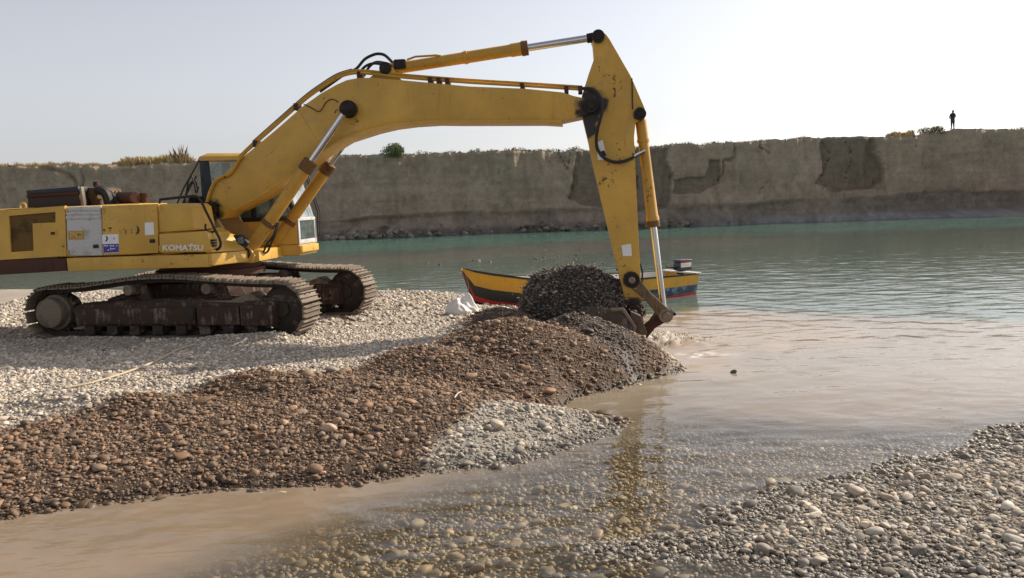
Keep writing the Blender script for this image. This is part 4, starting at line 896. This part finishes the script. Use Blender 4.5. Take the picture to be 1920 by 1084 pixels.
# small fan on the console
fan = MB(); fc = Vector((tR+1.30, .66, zS+.16))
for r_ in (.05, .08, .11): fan.tube([fc+Vector((math.cos(a)*r_*.35, -math.cos(a)*r_*.9*0, 0))+Vector((0, math.cos(a)*r_, math.sin(a)*r_)) for a in np.linspace(0, 2*math.pi, 19)], .005, 5, False)
for a in np.linspace(0, math.pi, 6, endpoint=False): d_ = Vector((math.cos(a)*.35, math.cos(a), math.sin(a)))*.11; fan.tube([fc-d_, fc+d_], .004, 5)
fan.tube([fc-Vector((0, 0, .11)), fc-Vector((0, 0, .34))], .012, 6); fan.build('fan', M_panel, exc)
# handrail and the tangle behind the cab
def rail(pts, s, r, m=M_dark, name='handrail'): return MB().tube(spline([p3(u, v, s) for u, v in pts], 4), r, 8).build(name, m, exc)
rail([(300, 374), (306, 373.5), (340, 370), (366, 368), (376, 376), (386, 396), (396, 416), (404, 433), (411, 446), (414, 458), (409, 467), (396, 470)], -1.30, .022)
rail([(300, 374), (299, 382)], -1.30, .016); rail([(386, 420), (385, 427), (390, 434), (398, 435), (404, 433)], -1.30, .016)
for pts, s in (([(352, 388), (350, 360), (354, 338), (360, 332), (364, 345), (368, 362), (372, 350)], .1), ([(346, 388), (348, 366), (356, 345), (366, 340), (371, 358)], .2), ([(356, 390), (354, 372), (362, 366), (370, 372)], .0), ([(330, 388), (345, 352), (362, 322), (374, 300)], .3), ([(340, 388), (352, 360), (368, 330)], .35)):
    rail(pts, s, .014, M_rubber, 'hose')
MB().box(p3(348, 392, -.25)[:1]+(-.25,)+(p3(348, 392, -.25)[2],), p3(380, 368, .4)[:1]+(.4,)+(p3(380, 368, .4)[2],)).build('valve_cover', M_dark, exc, .04)
# ---- engine bay top
def tz(u, v, s): return up(u, v, s)
def blk(u0, v0, u1, v1, s0, s1, name, m, bev=.015, par=exc):
    a = up(u0, v0, s0); b = up(u1, v1, s0); return MB().box((a[0], s0, min(a[1], b[1])), (b[0], s1, max(a[1], b[1]))).build(name, m, par, bev)
MBk = MB().prism(pl([(50, 366), (148, 360), (151, 388), (52, 392)], -.85), -.85, .3).build('radiator', simple('radiator_brown', (.035, .022, .018), .7), exc, .03)
MB().prism(pl([(48, 357), (146, 349.5), (148, 360), (50, 365.5)], -.87), -.87, .35).build('radiator_top', simple('navy_cover', (.012, .016, .03), .5), exc, .02)
MB().tube([p3(51, 368, -.86), p3(149, 362, -.86)], .025, 8).build('radiator_edge', M_rust, exc)
MB().prism(pl([(149, 351), (152, 350), (158, 388), (152, 388)], -.9), -.9, -.82).build('bracket', M_pin, exc, .004)
MB().prism(pl([(158, 351), (178, 352), (184, 386), (172, 386)], -.6), -.6, .2).build('shroud', muddy('dusty_shroud', (.12, .075, .04), (.2, .16, .12), .4), exc, .01)
rail([(181, 356), (192, 358), (200, 366), (206, 384)], -.6, .085, M_rubber, 'intake_hose'); rail([(200, 362), (212, 370), (226, 388)], -.5, .07, M_rubber, 'intake_hose')
MB().steps(p3(226, 371, -.35), p3(254, 370, -.75), [(0, .08), (0, .105), (.97, .105), (1, .09)], 22).build('muffler', M_rust, exc)
MB().steps(p3(270, 392, -.6), p3(270, 362, -.6), [(0, .07), (.8, .07), (.81, .076), (1, .076)], 16).build('exhaust_stub', M_rust, exc)
MB().steps(p3(181, 366, .3), p3(179.5, 341, .3), [(0, .045), (1, .05)], 14).build('air_pipe', M_rust, exc)
for u in (205, 212, 219): rail([(u, 364), (u+5, 359), (u+10, 366), (u+16, 362), (u+22, 372)], -.4, .012, M_pin, 'cable')
t, z = up(43, 387, -1.2); MB().tube([Vector((t+.05*math.cos(a), -1.2, z+.055*math.sin(a))) for a in np.linspace(-.6, math.pi+.6, 13)], .016, 7).build('lifting_eye', M_yel, exc)
MB().prism(pl([(158, 389), (190, 384), (262, 381), (262, 390)], -1.1), -1.1, -.2).build('hood_edge', M_yel, exc, .01)
# ---- lettering and stickers
def text(body, u0, v0, u1, v1, s, m, parent, name='lettering', bold=.0, sx=1.0):
    cu_ = bpy.data.curves.new('t', 'FONT'); cu_.body = body; cu_.extrude = .002; cu_.offset = bold; cu_.resolution_u = 3
    o = bpy.data.objects.new('t', cu_); COL.objects.link(o); bpy.context.view_layer.update()
    me = bpy.data.meshes.new_from_object(o.evaluated_get(bpy.context.evaluated_depsgraph_get())); bpy.data.objects.remove(o)
    co = np.array([v.co[:] for v in me.vertices]); 
    if len(co) == 0: return None
    mn, mx = co[:, :2].min(0), co[:, :2].max(0); a = np.array(up(u0, v1, s)); b = np.array(up(u1, v1, s)); c = np.array(up(u0, v0, s))
    for v in me.vertices:
        fx = (v.co.x-mn[0])/(mx[0]-mn[0]); fy = (v.co.y-mn[1])/(mx[1]-mn[1]); p = a+(b-a)*fx+(c-a)*fy
        v.co = (p[0], s-v.co.z, p[1])
    me.name = name; me.materials.clear(); me.materials.append(m); me.update(); o = bpy.data.objects.new(name, me); COL.objects.link(o); o.parent = parent; return o
M_let = simple('white_letters', (.70, .68, .62), .6, 0, .2, 40)
text('KOMATSU', 305, 459, 381, 470, -1.474, M_let, tb, bold=.03)
MB().prism(pl([(357, 457), (362, 456.6), (360.5, 460), (358.5, 460)], -1.47), -1.476, -1.471).build('lettering', M_let, tb)
text('PC', 131, 435, 155, 447, -1.461, simple('faded_letters', (.50, .36, .14), .6), wp, bold=.02)
st = MB().prism(pl([(191.5, 440), (222, 439), (223.5, 474), (193, 475.5)], -1.455), -1.459, -1.455).build('sticker', M_white, door, smooth=0)
MB().prism(pl([(192.6, 458), (222.6, 457), (223.2, 473), (193.4, 474.5)], -1.455), -1.462, -1.4585).build('sticker_band', M_blue, st, smooth=0)
M_ink = simple('dark_ink', (.02, .02, .06), .5)
MB().prism(pl([(198, 442), (201.5, 443.5), (203, 448), (201, 452), (197, 453), (199.5, 449), (200, 446)], -1.455), -1.462, -1.4585).build('sticker_mark', M_ink, st, smooth=0)
MB().steps(p3(214.5, 447, -1.4625), p3(214.5, 447, -1.4585), [(0, .02), (1, .02)], 14).build('sticker_mark', simple('grey_ink', (.38, .38, .46), .5), st)
text('۰۳', 201, 463.5, 216, 472, -1.4635, M_white, st, bold=.03)
for k in range(9): 
    if k % 4 != 3: MB().prism(pl([(195+k*2.9, 460.0-.03*k), (197+k*2.9, 459.8), (197+k*2.9, 461.8), (195+k*2.9, 462.0)], -1.455), -1.4645, -1.461).build('lettering', M_white, st, smooth=0)
MB().prism(pl([(271.5, 417.5), (288, 417), (289, 440), (272, 441)], -1.455), -1.459, -1.454).build('sticker', M_white, door, smooth=0)
M_stain = simple('old_glue', (.05, .03, .02), .7)
for pts in ([(256, 423), (260, 426), (262, 432), (260, 438), (254, 440), (257, 435), (257.5, 429)], [(193, 432), (195, 428), (198, 433), (196, 434), (195, 431), (194, 434)], [(203, 427), (210, 426), (209, 429), (204, 430)], [(205, 432), (208, 431), (207, 434)], [(231, 430), (234, 429), (233, 432)], [(235, 432), (237, 431), (236.5, 439), (235, 439)], [(245, 429), (247.5, 431), (246, 433)], [(246, 435), (248, 434), (247.5, 439)]):
    MB().prism(pl(pts, -1.455), -1.4575, -1.454).build('paint_mark', M_stain, door, smooth=0)
# hinges and handles of the side doors
for u, v in ((194, 395), (194, 468), (299.5, 392), (300, 466), (127, 394), (128.5, 474)):
    t, z = up(u, v, -1.455); MB().cyl((t, -1.468, z-.045), (t, -1.468, z+.045), .013, n=8).build('hinge', M_deckp, door)
for u, v in ((286, 452), (180, 462)):
    t, z = up(u, v, -1.455); h = MB().box((t-.045, -1.468, z-.03), (t+.045, -1.452, z+.03)).build('door_handle', M_dark, door, .006)
# weld seams and lifting lugs on the boom
for u0, v0, u1, v1 in ((560, 206, 604, 280), (826, 158, 820, 224), (1040, 173, 1036, 224)):
    MB().tube([p3(u0, v0, -BW), p3((u0+u1)/2, (v0+v1)/2, -BW), p3(u1, v1, -BW)], .006, 6).build('weld_seam', M_boom, boom)
# ------------------------------------------------------------------ heap of wet gravel carried by the bucket, stones still dropping from it
hp = p3(1080, 560, 0); HC = CEX+_f*hp[0]+_l*hp[1]; HC[2] = 0
nu, nv = 72, 30; hv = []
zt_, zb_ = 1.40, .50
for j in range(nv+1):
    q = j/nv
    for i in range(nu):
        a = 2*math.pi*i/nu; rad = math.sin(q*math.pi*.5)**.95*1.04; zz = zb_+(zt_-zb_)*(max(0, 1-q**1.9))
        wob = 1+.12*math.sin(3*a+1)+.06*math.sin(5*a)+.04*math.sin(9*a+q*5)
        rx_ = 1.0 if math.cos(a) < 0 else .98
        hv.append((rad*rx_*wob*math.cos(a), rad*.78*wob*math.sin(a), zz))
hv = np.array(hv); hv[:, 2] += fbm(hv[:, 0]*3+9, hv[:, 1]*3+5, 101, 3)*.10
# crest leans towards the arm on the right, drops steeply on the left
hv[:, 2] += np.where(hv[:, 0] < -.75, (hv[:, 0]+.75)*.25, 0)-np.clip(hv[:, 0]-.05, 0, 1)*.36*np.clip(hv[:, 2]-.5, 0, 1)+fbm(hv[:, 0]*1.4+2, hv[:, 1]*1.4+8, 102, 2)*.16
hw_ = np.stack([HC[0]+hv[:, 0]*_f[0]+hv[:, 1]*_l[0], HC[1]+hv[:, 0]*_f[1]+hv[:, 1]*_l[1], hv[:, 2]], -1)
ii = np.arange(len(hv)).reshape(nv+1, nu); ir = np.roll(ii, -1, 1)
hq = np.stack([ii[:-1], ii[1:], ir[1:], ir[:-1]], -1).reshape(-1, 4)
hc_ = np.tile(np.array([.05, .04, .034, .3]), (len(hv), 1))
heap = tag(mesh_np('gravel_heap', hw_, hq, M_ground, hc_), 'dark wet heap of fresh gravel piled over the digger bucket', 'gravel heap')
tri_c = hw_[hq].mean(1); e1 = hw_[hq[:, 1]]-hw_[hq[:, 0]]; e2 = hw_[hq[:, 3]]-hw_[hq[:, 0]]; nr = np.cross(e1, e2); ar = np.linalg.norm(nr, axis=1); nr = nr/np.maximum(ar, 1e-9)[:, None]
nr = np.where((nr@np.array([0, 0, 1.]) < -.2)[:, None], -nr, nr); cen = np.array([HC[0], HC[1], .7]); flip = ((tri_c-cen)*nr).sum(1) < 0; nr[flip] *= -1
n = 8500; f = RNG.choice(len(hq), n, p=ar/ar.sum()); w1, w2 = RNG.random(n)[:, None], RNG.random(n)[:, None]
P = hw_[hq[f, 0]]+(hw_[hq[f, 1]]-hw_[hq[f, 0]])*w1+(hw_[hq[f, 3]]-hw_[hq[f, 0]])*w2; R = radii(n, .0155, .48, .007, .06)
P = P+nr[f]*(np.abs(RNG.normal(0, .02, n))[:, None])
val = np.exp(RNG.normal(0, .5, n)); Cc = np.concatenate([np.clip(np.array([.125, .100, .082])*val[:, None], .01, .45), np.full((n, 1), .35)], 1)
pebbles('gravel', P, R, Cc, 1, heap)
# stones in the air round the heap, and rolling down its sides
n = 1500; f = RNG.choice(len(hq), n, p=ar/ar.sum()); P = tri_c[f]+nr[f]*np.abs(RNG.exponential(.07, n))[:, None]+RNG.normal(0, .02, (n, 3)); R = radii(n, .014, .3, .007, .03)
Cc = np.concatenate([np.clip(np.array([.15, .12, .10])*np.exp(RNG.normal(0, .5, n))[:, None], .01, .5), np.full((n, 1), .8)], 1)
tag(pebbles('falling_gravel', P, R, Cc, 1, None), 'loose wet pebbles dropping off the gravel heap', 'gravel', kind='stuff')
hx, hy, hz_ = [], [], []
# splash where the link dips into the water
sp_ = []; R = []
for k in range(700):
    a = random.uniform(-.4, 1.2); d = abs(random.gauss(0, .38)); x0 = DIG[0]+.05+math.cos(a)*d*1.2; y0 = DIG[1]+math.sin(a)*d*.7-.15+random.gauss(0, .06)
    h = max(0, random.gauss(.09, .10))*max(.2, 1-d); sp_.append((x0, y0, h)); r = random.uniform(.005, .02); R.append((r, r, r))
Cc = np.tile(np.array([.75, .66, .56, .9]), (len(sp_), 1))
tag(pebbles('splash', np.array(sp_), np.array(R), Cc, 1, None), 'foamy brown splash where the bucket link enters the water', 'splash', kind='stuff')

# ------------------------------------------------------------------ motor boat
bow = at_y(866, 503, 18.3); ste = at_y(1279, 512, 21.4)
bd = np.array([bow[0]-ste[0], bow[1]-ste[1]]); BL = float(np.hypot(*bd)); bang = math.atan2(bd[1], bd[0])
bmid = (bow[:2]+ste[:2])/2
boat = tag(empty('motor_boat', (bmid[0], bmid[1], 0.0), bang), 'yellow, black and red wooden boat with its pointed bow on the gravel', 'boat')
# local x towards the bow; stations: (x fraction, half width, gunwale z, keel z, chine half width)
ST = [(0, .66, .56, -.10, .50), (.12, .72, .56, -.13, .56), (.3, .78, .58, -.15, .60), (.5, .78, .63, -.14, .56), (.66, .68, .70, -.10, .44), (.8, .48, .82, -.02, .26), (.9, .27, .94, .10, .11), (.96, .12, 1.03, .26, .04), (1.0, .015, 1.11, 1.0, .01)]
FR = [0, .17, .42, .44, .60, .62, .985, 1.0]             # height fractions of the paint bands
def sect(st, f):
    x_, hwid, zg, zk, ch_ = st
    wdt = ch_+(hwid-ch_)*f**.8 if f > .0 else ch_*.15
    return (-BL/2+x_*BL, wdt, zk+(zg-zk)*f)
STf = []
for i in range(len(ST)-1):
    for k in range(4):
        t = k/4; STf.append(tuple(ST[i][j]*(1-t)+ST[i+1][j]*t for j in range(5)))
STf.append(ST[-1])
def strip(f0, f1, name, m, parent=boat, nn=3, out=0.0):
    mb = MB()
    for sg in (-1, 1):
        V = []; F = []
        for st in STf:
            for k in range(nn+1):
                x_, y_, z_ = sect(st, f0+(f1-f0)*k/nn); V.append((x_, sg*(y_+out), z_))
        for i in range(len(STf)-1):
            for k in range(nn): a = i*(nn+1)+k; F.append((a, a+1, a+nn+2, a+nn+1))
        mb.add(V, F)
    return mb.build(name, m, parent)
M_by = painted('boat_yellow', (.58, .30, .02), [], .3, .45, 0); M_bk = simple('boat_black', (.02, .022, .022), .45, 0, .4); M_br = simple('boat_red', (.45, .035, .03), .5, 0, .3); M_bw = simple('boat_white', (.62, .60, .56), .6, 0, .15)
# lower strake: black forward, blue with pale swirls near the stern
M_bl, n_, l_, b_ = mat('boat_lower'); tc_ = n_.new('ShaderNodeTexCoord'); sx_ = n_.new('ShaderNodeSeparateXYZ'); l_.new(tc_.outputs['Object'], sx_.inputs[0])
sw = noise(n_, l_, tc_.outputs['Object'], 6, 4, .6); bl = mixc(n_, l_, ramp(n_, l_, sw, .5, .62), (.012, .045, .10), (.16, .22, .27)); l_.new(mixc(n_, l_, ramp(n_, l_, sx_.outputs[0], -1.6, -2.0), (.02, .022, .022), bl), b_.inputs['Base Color']); b_.inputs['Roughness'].default_value = .45
strip(0, .10, 'keel', M_bk); strip(.10, .25, 'red_bottom', M_br, out=.004); strip(.25, .56, 'lower_strake', M_bl, out=.004); strip(.56, 1.0, 'upper_strake', M_by, out=.006)
strip(.955, 1.02, 'gunwale', M_bk, nn=1, out=.022)
def inner():
    mb = MB(); V = []; F = []; row = 7
    for st in STf[:-2]:
        x_, hwid, zg, zk, ch_ = st; pr = []
        for sg, fs in ((-1, (1.0, .6, .3)), (1, (.3, .6, 1.0))):
            for f in fs: a = sect(st, f); pr.append((a[0], sg*max(a[1]-.035, .004), a[2]+(.002 if f < 1 else -.004)))
        pr.insert(3, (pr[0][0], 0, zk+(zg-zk)*.28)); V += pr
    for i in range(len(STf)-3):
        for k in range(row-1): a = i*row+k; F.append((a, a+1, a+row+1, a+row))
    mb.add(V, F); return mb.build('inner_hull', M_bw, boat)
inner()
x0_ = -BL/2; MB().add([(x0_, -.66, .57), (x0_, .66, .57), (x0_, .50, -.08), (x0_, -.50, -.08), (x0_+.05, -.66, .57), (x0_+.05, .66, .57), (x0_+.05, .5, -.08), (x0_+.05, -.5, -.08)], [(0, 1, 2, 3), (7, 6, 5, 4), (0, 4, 5, 1), (1, 5, 6, 2), (2, 6, 7, 3), (3, 7, 4, 0)]).build('transom', M_by, boat, .006)
MB().box((x0_-.05, -.70, .55), (x0_+.14, .70, .585)).build('stern_board', M_bw, boat, .008)
for fx, wd in ((.22, .68), (.42, .72), (.62, .60)): MB().box((x0_+fx*BL, -wd, .42+fx*.08), (x0_+fx*BL+.26, wd, .46+fx*.08)).build('thwart', M_bw, boat, .01)
MB().tube([(x0_+.30*BL, .76, .3), (x0_+.30*BL, .80, .75), (x0_+.31*BL, .80, .95)], .025, 7).build('mooring_post', M_dark, boat)
MB().tube(spline([(BL/2-.05, .0, 1.05), (BL/2-.10, .10, .75), (BL/2-.02, .2, .5), (BL/2+.05, .25, .42)]), .009, 6).build('bow_rope', simple('rope', (.25, .21, .15), .9), boat)
# red jerry can inside
MB().box((x0_+.27*BL, .05, .40), (x0_+.27*BL+.26, .30, .78)).build('fuel_can', M_br, None, .04)
fc_ = bpy.data.objects[-1] if False else [o for o in bpy.data.objects if o.name.startswith('fuel_can')][0]
fc_.location = (bmid[0], bmid[1], 0); fc_.rotation_euler.z = bang; tag(fc_, 'red plastic fuel can standing inside the boat', 'fuel can')
mo = tag(empty('outboard_motor', (bmid[0], bmid[1], 0), bang), 'dark grey outboard motor with white top band on the boat stern', 'motor')
mx_ = x0_-.02; M_cowl = simple('motor_grey', (.035, .04, .05), .35)
def rbox(cx_, cy_, z0, z1, lx, ly, tp=.85): 
    return [[(cx_+sx_*lx*k/2, cy_+sy_*ly*k/2, z) for sx_, sy_ in ((-1, -1), (1, -1), (1, 1), (-1, 1))] for z, k in ((z0, .92), (z0+(z1-z0)*.2, 1), (z0+(z1-z0)*.8, .98), (z1, tp))]
MB().loft(rbox(mx_, .0, .60, .86, .52, .34)).build('cowl', M_cowl, mo, .04)
MB().loft(rbox(mx_, .0, .85, .93, .50, .33, .8)).build('cowl_top', M_cowl, mo, .025)
MB().box((mx_-.20, .165, .70), (mx_+.22, .178, .83)).build('side_band', M_bw, mo, .003); MB().box((mx_-.20, .164, .835), (mx_+.22, .1755, .865)).build('stripe', M_br, mo, .002)
MB().box((mx_-.268, -.15, .70), (mx_-.255, .15, .84)).build('rear_band', M_bw, mo, .003); MB().box((mx_-.265, -.14, .845), (mx_-.25, .14, .865)).build('stripe', M_br, mo, .002)
MB().loft([[(mx_-.10, -.06, .62), (mx_+.08, -.06, .62), (mx_+.08, .06, .62), (mx_-.10, .06, .62)], [(mx_-.12, -.05, -.30), (mx_+.02, -.05, -.30), (mx_+.02, .05, -.30), (mx_-.12, .05, -.30)]]).build('leg', M_cowl, mo, .015)
MB().box((mx_-.02, -.14, .48), (mx_+.14, .14, .66)).build('clamp_bracket', M_dark, mo, .02)
MB().tube([(mx_+.2, 0, .66), (mx_+.5, .02, .72), (mx_+.72, .03, .76)], [.03, .022, .026], 8).build('tiller', M_dark, mo)

for o_ in mo.children:
    o_.scale = (.82, .82, .9); o_.location = (mx_*.18, 0, .06)
# ------------------------------------------------------------------ white sack on the gravel
sp0 = at_z(866, 590, gz1(*at_z(866, 590, .4)[:2])); bm = bmesh.new(); bmesh.ops.create_icosphere(bm, subdivisions=5, radius=1)
for v in bm.verts:
    c = v.co; a = math.atan2(c.y, c.x); q = max(0, c.z)
    fold = .07*math.sin(9*a+2*c.z)*(.3+q)+.05*math.sin(17*a+5*c.z)*(.2+q)+.09*math.sin(3*a+1)
    k = 1+fold-.38*q**2; pk = .25*math.exp(-((c.x-.62)**2+c.y**2)/.05) if c.z > .2 else 0
    nz_ = float(fbm(np.array([c.x*2.2+7]), np.array([c.y*2.2+c.z*1.7+3]), 131, 4)[0]); k += nz_*.3; v.co = (c.x*.31*k, c.y*.24*k, (c.z*.20*(1+.25*math.sin(2.5*a+.6)+.2*math.sin(5*a))+pk*.6+.02*math.sin(6*c.x+4*c.y)+nz_*.09) if c.z > -.3 else -.06)
me = bpy.data.meshes.new('sack'); bm.to_mesh(me); bm.free(); me.shade_smooth(); me.materials.append(simple('white_sackcloth', (.68, .66, .63), .8, 0, .12, 12, .4))
sk = bpy.data.objects.new('sack', me); COL.objects.link(sk); sk.location = (sp0[0], sp0[1], sp0[2]+.07); sk.rotation_euler.z = .15
tag(sk, 'crumpled white sack lying on pale gravel beside the boat bow', 'sack')

# ------------------------------------------------------------------ sticks and twigs
M_stick = simple('bleached_wood', (.50, .42, .30), .8, 0, .3, 15); M_stick2 = simple('dark_twig', (.12, .08, .05), .9)
def stick(pts, r, m, label, lift=.02):
    P = []
    for u, v in pts:
        q = at_z(u, v, .5)
        for _ in range(3): q = at_z(u, v, gz1(q[0], q[1])+lift)
        P.append((q[0], q[1], q[2]))
    o = MB().tube(spline(P, 5), r if isinstance(r, float) else r, 7).build('stick', m); tag(o, label, 'stick'); return o
stick([(122, 727), (170, 718), (225, 702), (285, 680), (335, 655), (368, 645)], .013, M_stick, 'long thin pale pole lying on the gravel beside the near track', .03)
stick([(640, 596), (652, 597), (664, 601)], .02, M_stick2, 'short brown stick on gravel at the front of the far track', .05)
stick([(852, 746), (858, 738), (866, 734)], .008, M_stick, 'small curved pale twig on the brown gravel slope', .03)
stick([(1062, 757), (1065, 750), (1066, 744)], .008, M_stick2, 'tiny dark twig sticking up at the water inlet', .03)

# ------------------------------------------------------------------ people
def body(name, joints, edges, m, parent=None, sub=2):
    me = bpy.data.meshes.new(name); me.from_pydata([j[0] for j in joints], edges, []); o = bpy.data.objects.new(name, me); COL.objects.link(o)
    if parent: o.parent = parent
    sk_ = o.modifiers.new('skin', 'SKIN'); 
    if not me.skin_vertices: me.skin_vertices.new()
    for i, j in enumerate(joints):
        r = j[1]; r = r if isinstance(r, tuple) else (r, r); me.skin_vertices[0].data[i].radius = (r[0]*1.3, r[1]*1.3)
    me.skin_vertices[0].data[0].use_root = True; sk_.use_smooth_shade = True
    ss = o.modifiers.new('sub', 'SUBSURF'); ss.levels = sub; ss.render_levels = sub
    me.materials.append(m); return o
def person_mat(name, shirt, trous, zt, zneck):
    m, n, l, b = mat(name); tc = n.new('ShaderNodeTexCoord'); sx = n.new('ShaderNodeSeparateXYZ'); l.new(tc.outputs['Object'], sx.inputs[0])
    c = mixc(n, l, ramp(n, l, sx.outputs[2], zt-.01, zt+.01), trous, shirt); c = mixc(n, l, ramp(n, l, sx.outputs[2], zneck-.01, zneck+.01), c, (.22, .12, .08)); l.new(c, b.inputs['Base Color']); b.inputs['Roughness'].default_value = .85; return m
px_, py_, pz_ = on_top(1786, .5)
pt = at_y(1786, 242, py_); px_ = pt[0]; pz_ = top_z(px_)
per = tag(empty('person', (px_, py_, pz_-.01), .15), 'person in dark clothes standing on the cliff top with hands held in front', 'person')
J = [((0, 0, .96), (.17, .12)), ((0, .01, 1.15), (.15, .10)), ((0, .0, 1.34), (.19, .12)), ((0, 0, 1.47), (.10, .08)), ((0, 0, 1.53), .055), ((0, -.01, 1.60), (.075, .085)), ((0, -.01, 1.70), (.08, .095)), ((0, 0, 1.76), .05),
     ((-.21, 0, 1.41), .06), ((-.29, .04, 1.14), .047), ((-.14, .22, 1.05), .036), ((-.03, .27, 1.06), .03),
     ((.21, 0, 1.41), .06), ((.29, .04, 1.14), .047), ((.14, .22, 1.03), .036), ((.03, .27, 1.03), .03),
     ((-.10, 0, .86), .095), ((-.12, .0, .48), .06), ((-.13, -.02, .10), .042), ((-.14, .12, .04), .04), ((.10, 0, .86), .095), ((.13, .02, .48), .06), ((.15, .0, .10), .042), ((.17, .14, .04), .04)]
E = [(0, 1), (1, 2), (2, 3), (3, 4), (4, 5), (5, 6), (6, 7), (3, 8), (8, 9), (9, 10), (10, 11), (3, 12), (12, 13), (13, 14), (14, 15), (0, 16), (16, 17), (17, 18), (18, 19), (0, 20), (20, 21), (21, 22), (22, 23)]
body('body', J, E, person_mat('dark_clothes', (.02, .02, .03), (.045, .045, .06), .97, 1.50), per)
hb = bmesh.new(); bmesh.ops.create_icosphere(hb, subdivisions=3, radius=1)
for v in hb.verts: v.co = (v.co.x*.088, v.co.y*.102-.018, v.co.z*.085+1.705)
bmesh.ops.delete(hb, geom=[v for v in hb.verts if v.co.z < 1.66 and v.co.y > .02], context='VERTS')
me = bpy.data.meshes.new('hair'); hb.to_mesh(me); hb.free(); me.shade_smooth(); me.materials.append(simple('hair', (.015, .012, .01), .8)); ho = bpy.data.objects.new('hair', me); COL.objects.link(ho); ho.parent = per
# operator in the cab
sx0, sy0, sz0 = tR+.72, .96, zM+.30
opx = CEX+_f*sx0+_l*sy0; ope = tag(empty('person', (opx[0], opx[1], CEX[2]+sz0), -PSI), 'person in dark green shirt sitting in the excavator cab, hand on the lever', 'person')
J = [((0, 0, .10), (.15, .13)), ((-.03, 0, .30), (.13, .15)), ((-.03, 0, .48), (.12, .18)), ((-.01, 0, .58), .075), ((.0, 0, .64), .055), ((.02, 0, .71), (.09, .075)), ((.02, 0, .80), (.10, .08)), ((.01, 0, .86), .05),
     ((-.02, -.20, .52), .06), ((.08, -.27, .27), .047), ((.34, -.27, .24), .037), ((.42, -.27, .25), .032), ((-.02, .20, .52), .06), ((.08, .25, .27), .047), ((.34, .24, .24), .037), ((.42, .24, .25), .032),
     ((.10, -.10, .06), .09), ((.48, -.13, .10), .065), ((.55, -.13, -.25), .045), ((.65, -.13, -.29), .035), ((.10, .10, .06), .09), ((.48, .13, .10), .065), ((.55, .13, -.25), .045), ((.65, .13, -.29), .035)]
body('body', J, E, person_mat('green_shirt', (.03, .045, .035), (.03, .03, .035), .12, .60), ope)
for s in (-.27, .24):
    hd = MB()
    for k in range(4): hd.tube(spline([(.42, s-.03+k*.02, .27), (.47, s-.03+k*.02, .265-.004*k), (.485, s-.03+k*.02, .235), (.465, s-.03+k*.02, .22)], 3), [.011]*10, 6)
    hd.tube([(.41, s+.035, .255), (.445, s+.045, .24), (.465, s+.03, .235)], .011, 6); hd.build('fingers', simple('skin', (.30, .17, .11), .6), ope)
    lv = CEX+_f*(sx0+.465)+_l*(sy0+s); MB().tube([(sx0+.465, sy0+s, zM+.1), (sx0+.465, sy0+s, sz0+.22), (sx0+.462, sy0+s, sz0+.29)], [.012, .014, .024], 8).build('control_lever', M_dark, exc)
hb = bmesh.new(); bmesh.ops.create_icosphere(hb, subdivisions=3, radius=1)
for v in hb.verts: v.co = (v.co.x*.105+.005, v.co.y*.09, v.co.z*.085+.81)
bmesh.ops.delete(hb, geom=[v for v in hb.verts if v.co.z < .78 and v.co.x > .04], context='VERTS')
me = bpy.data.meshes.new('hair'); hb.to_mesh(me); hb.free(); me.shade_smooth(); me.materials.append(bpy.data.materials['hair']); ho = bpy.data.objects.new('hair', me); COL.objects.link(ho); ho.parent = ope
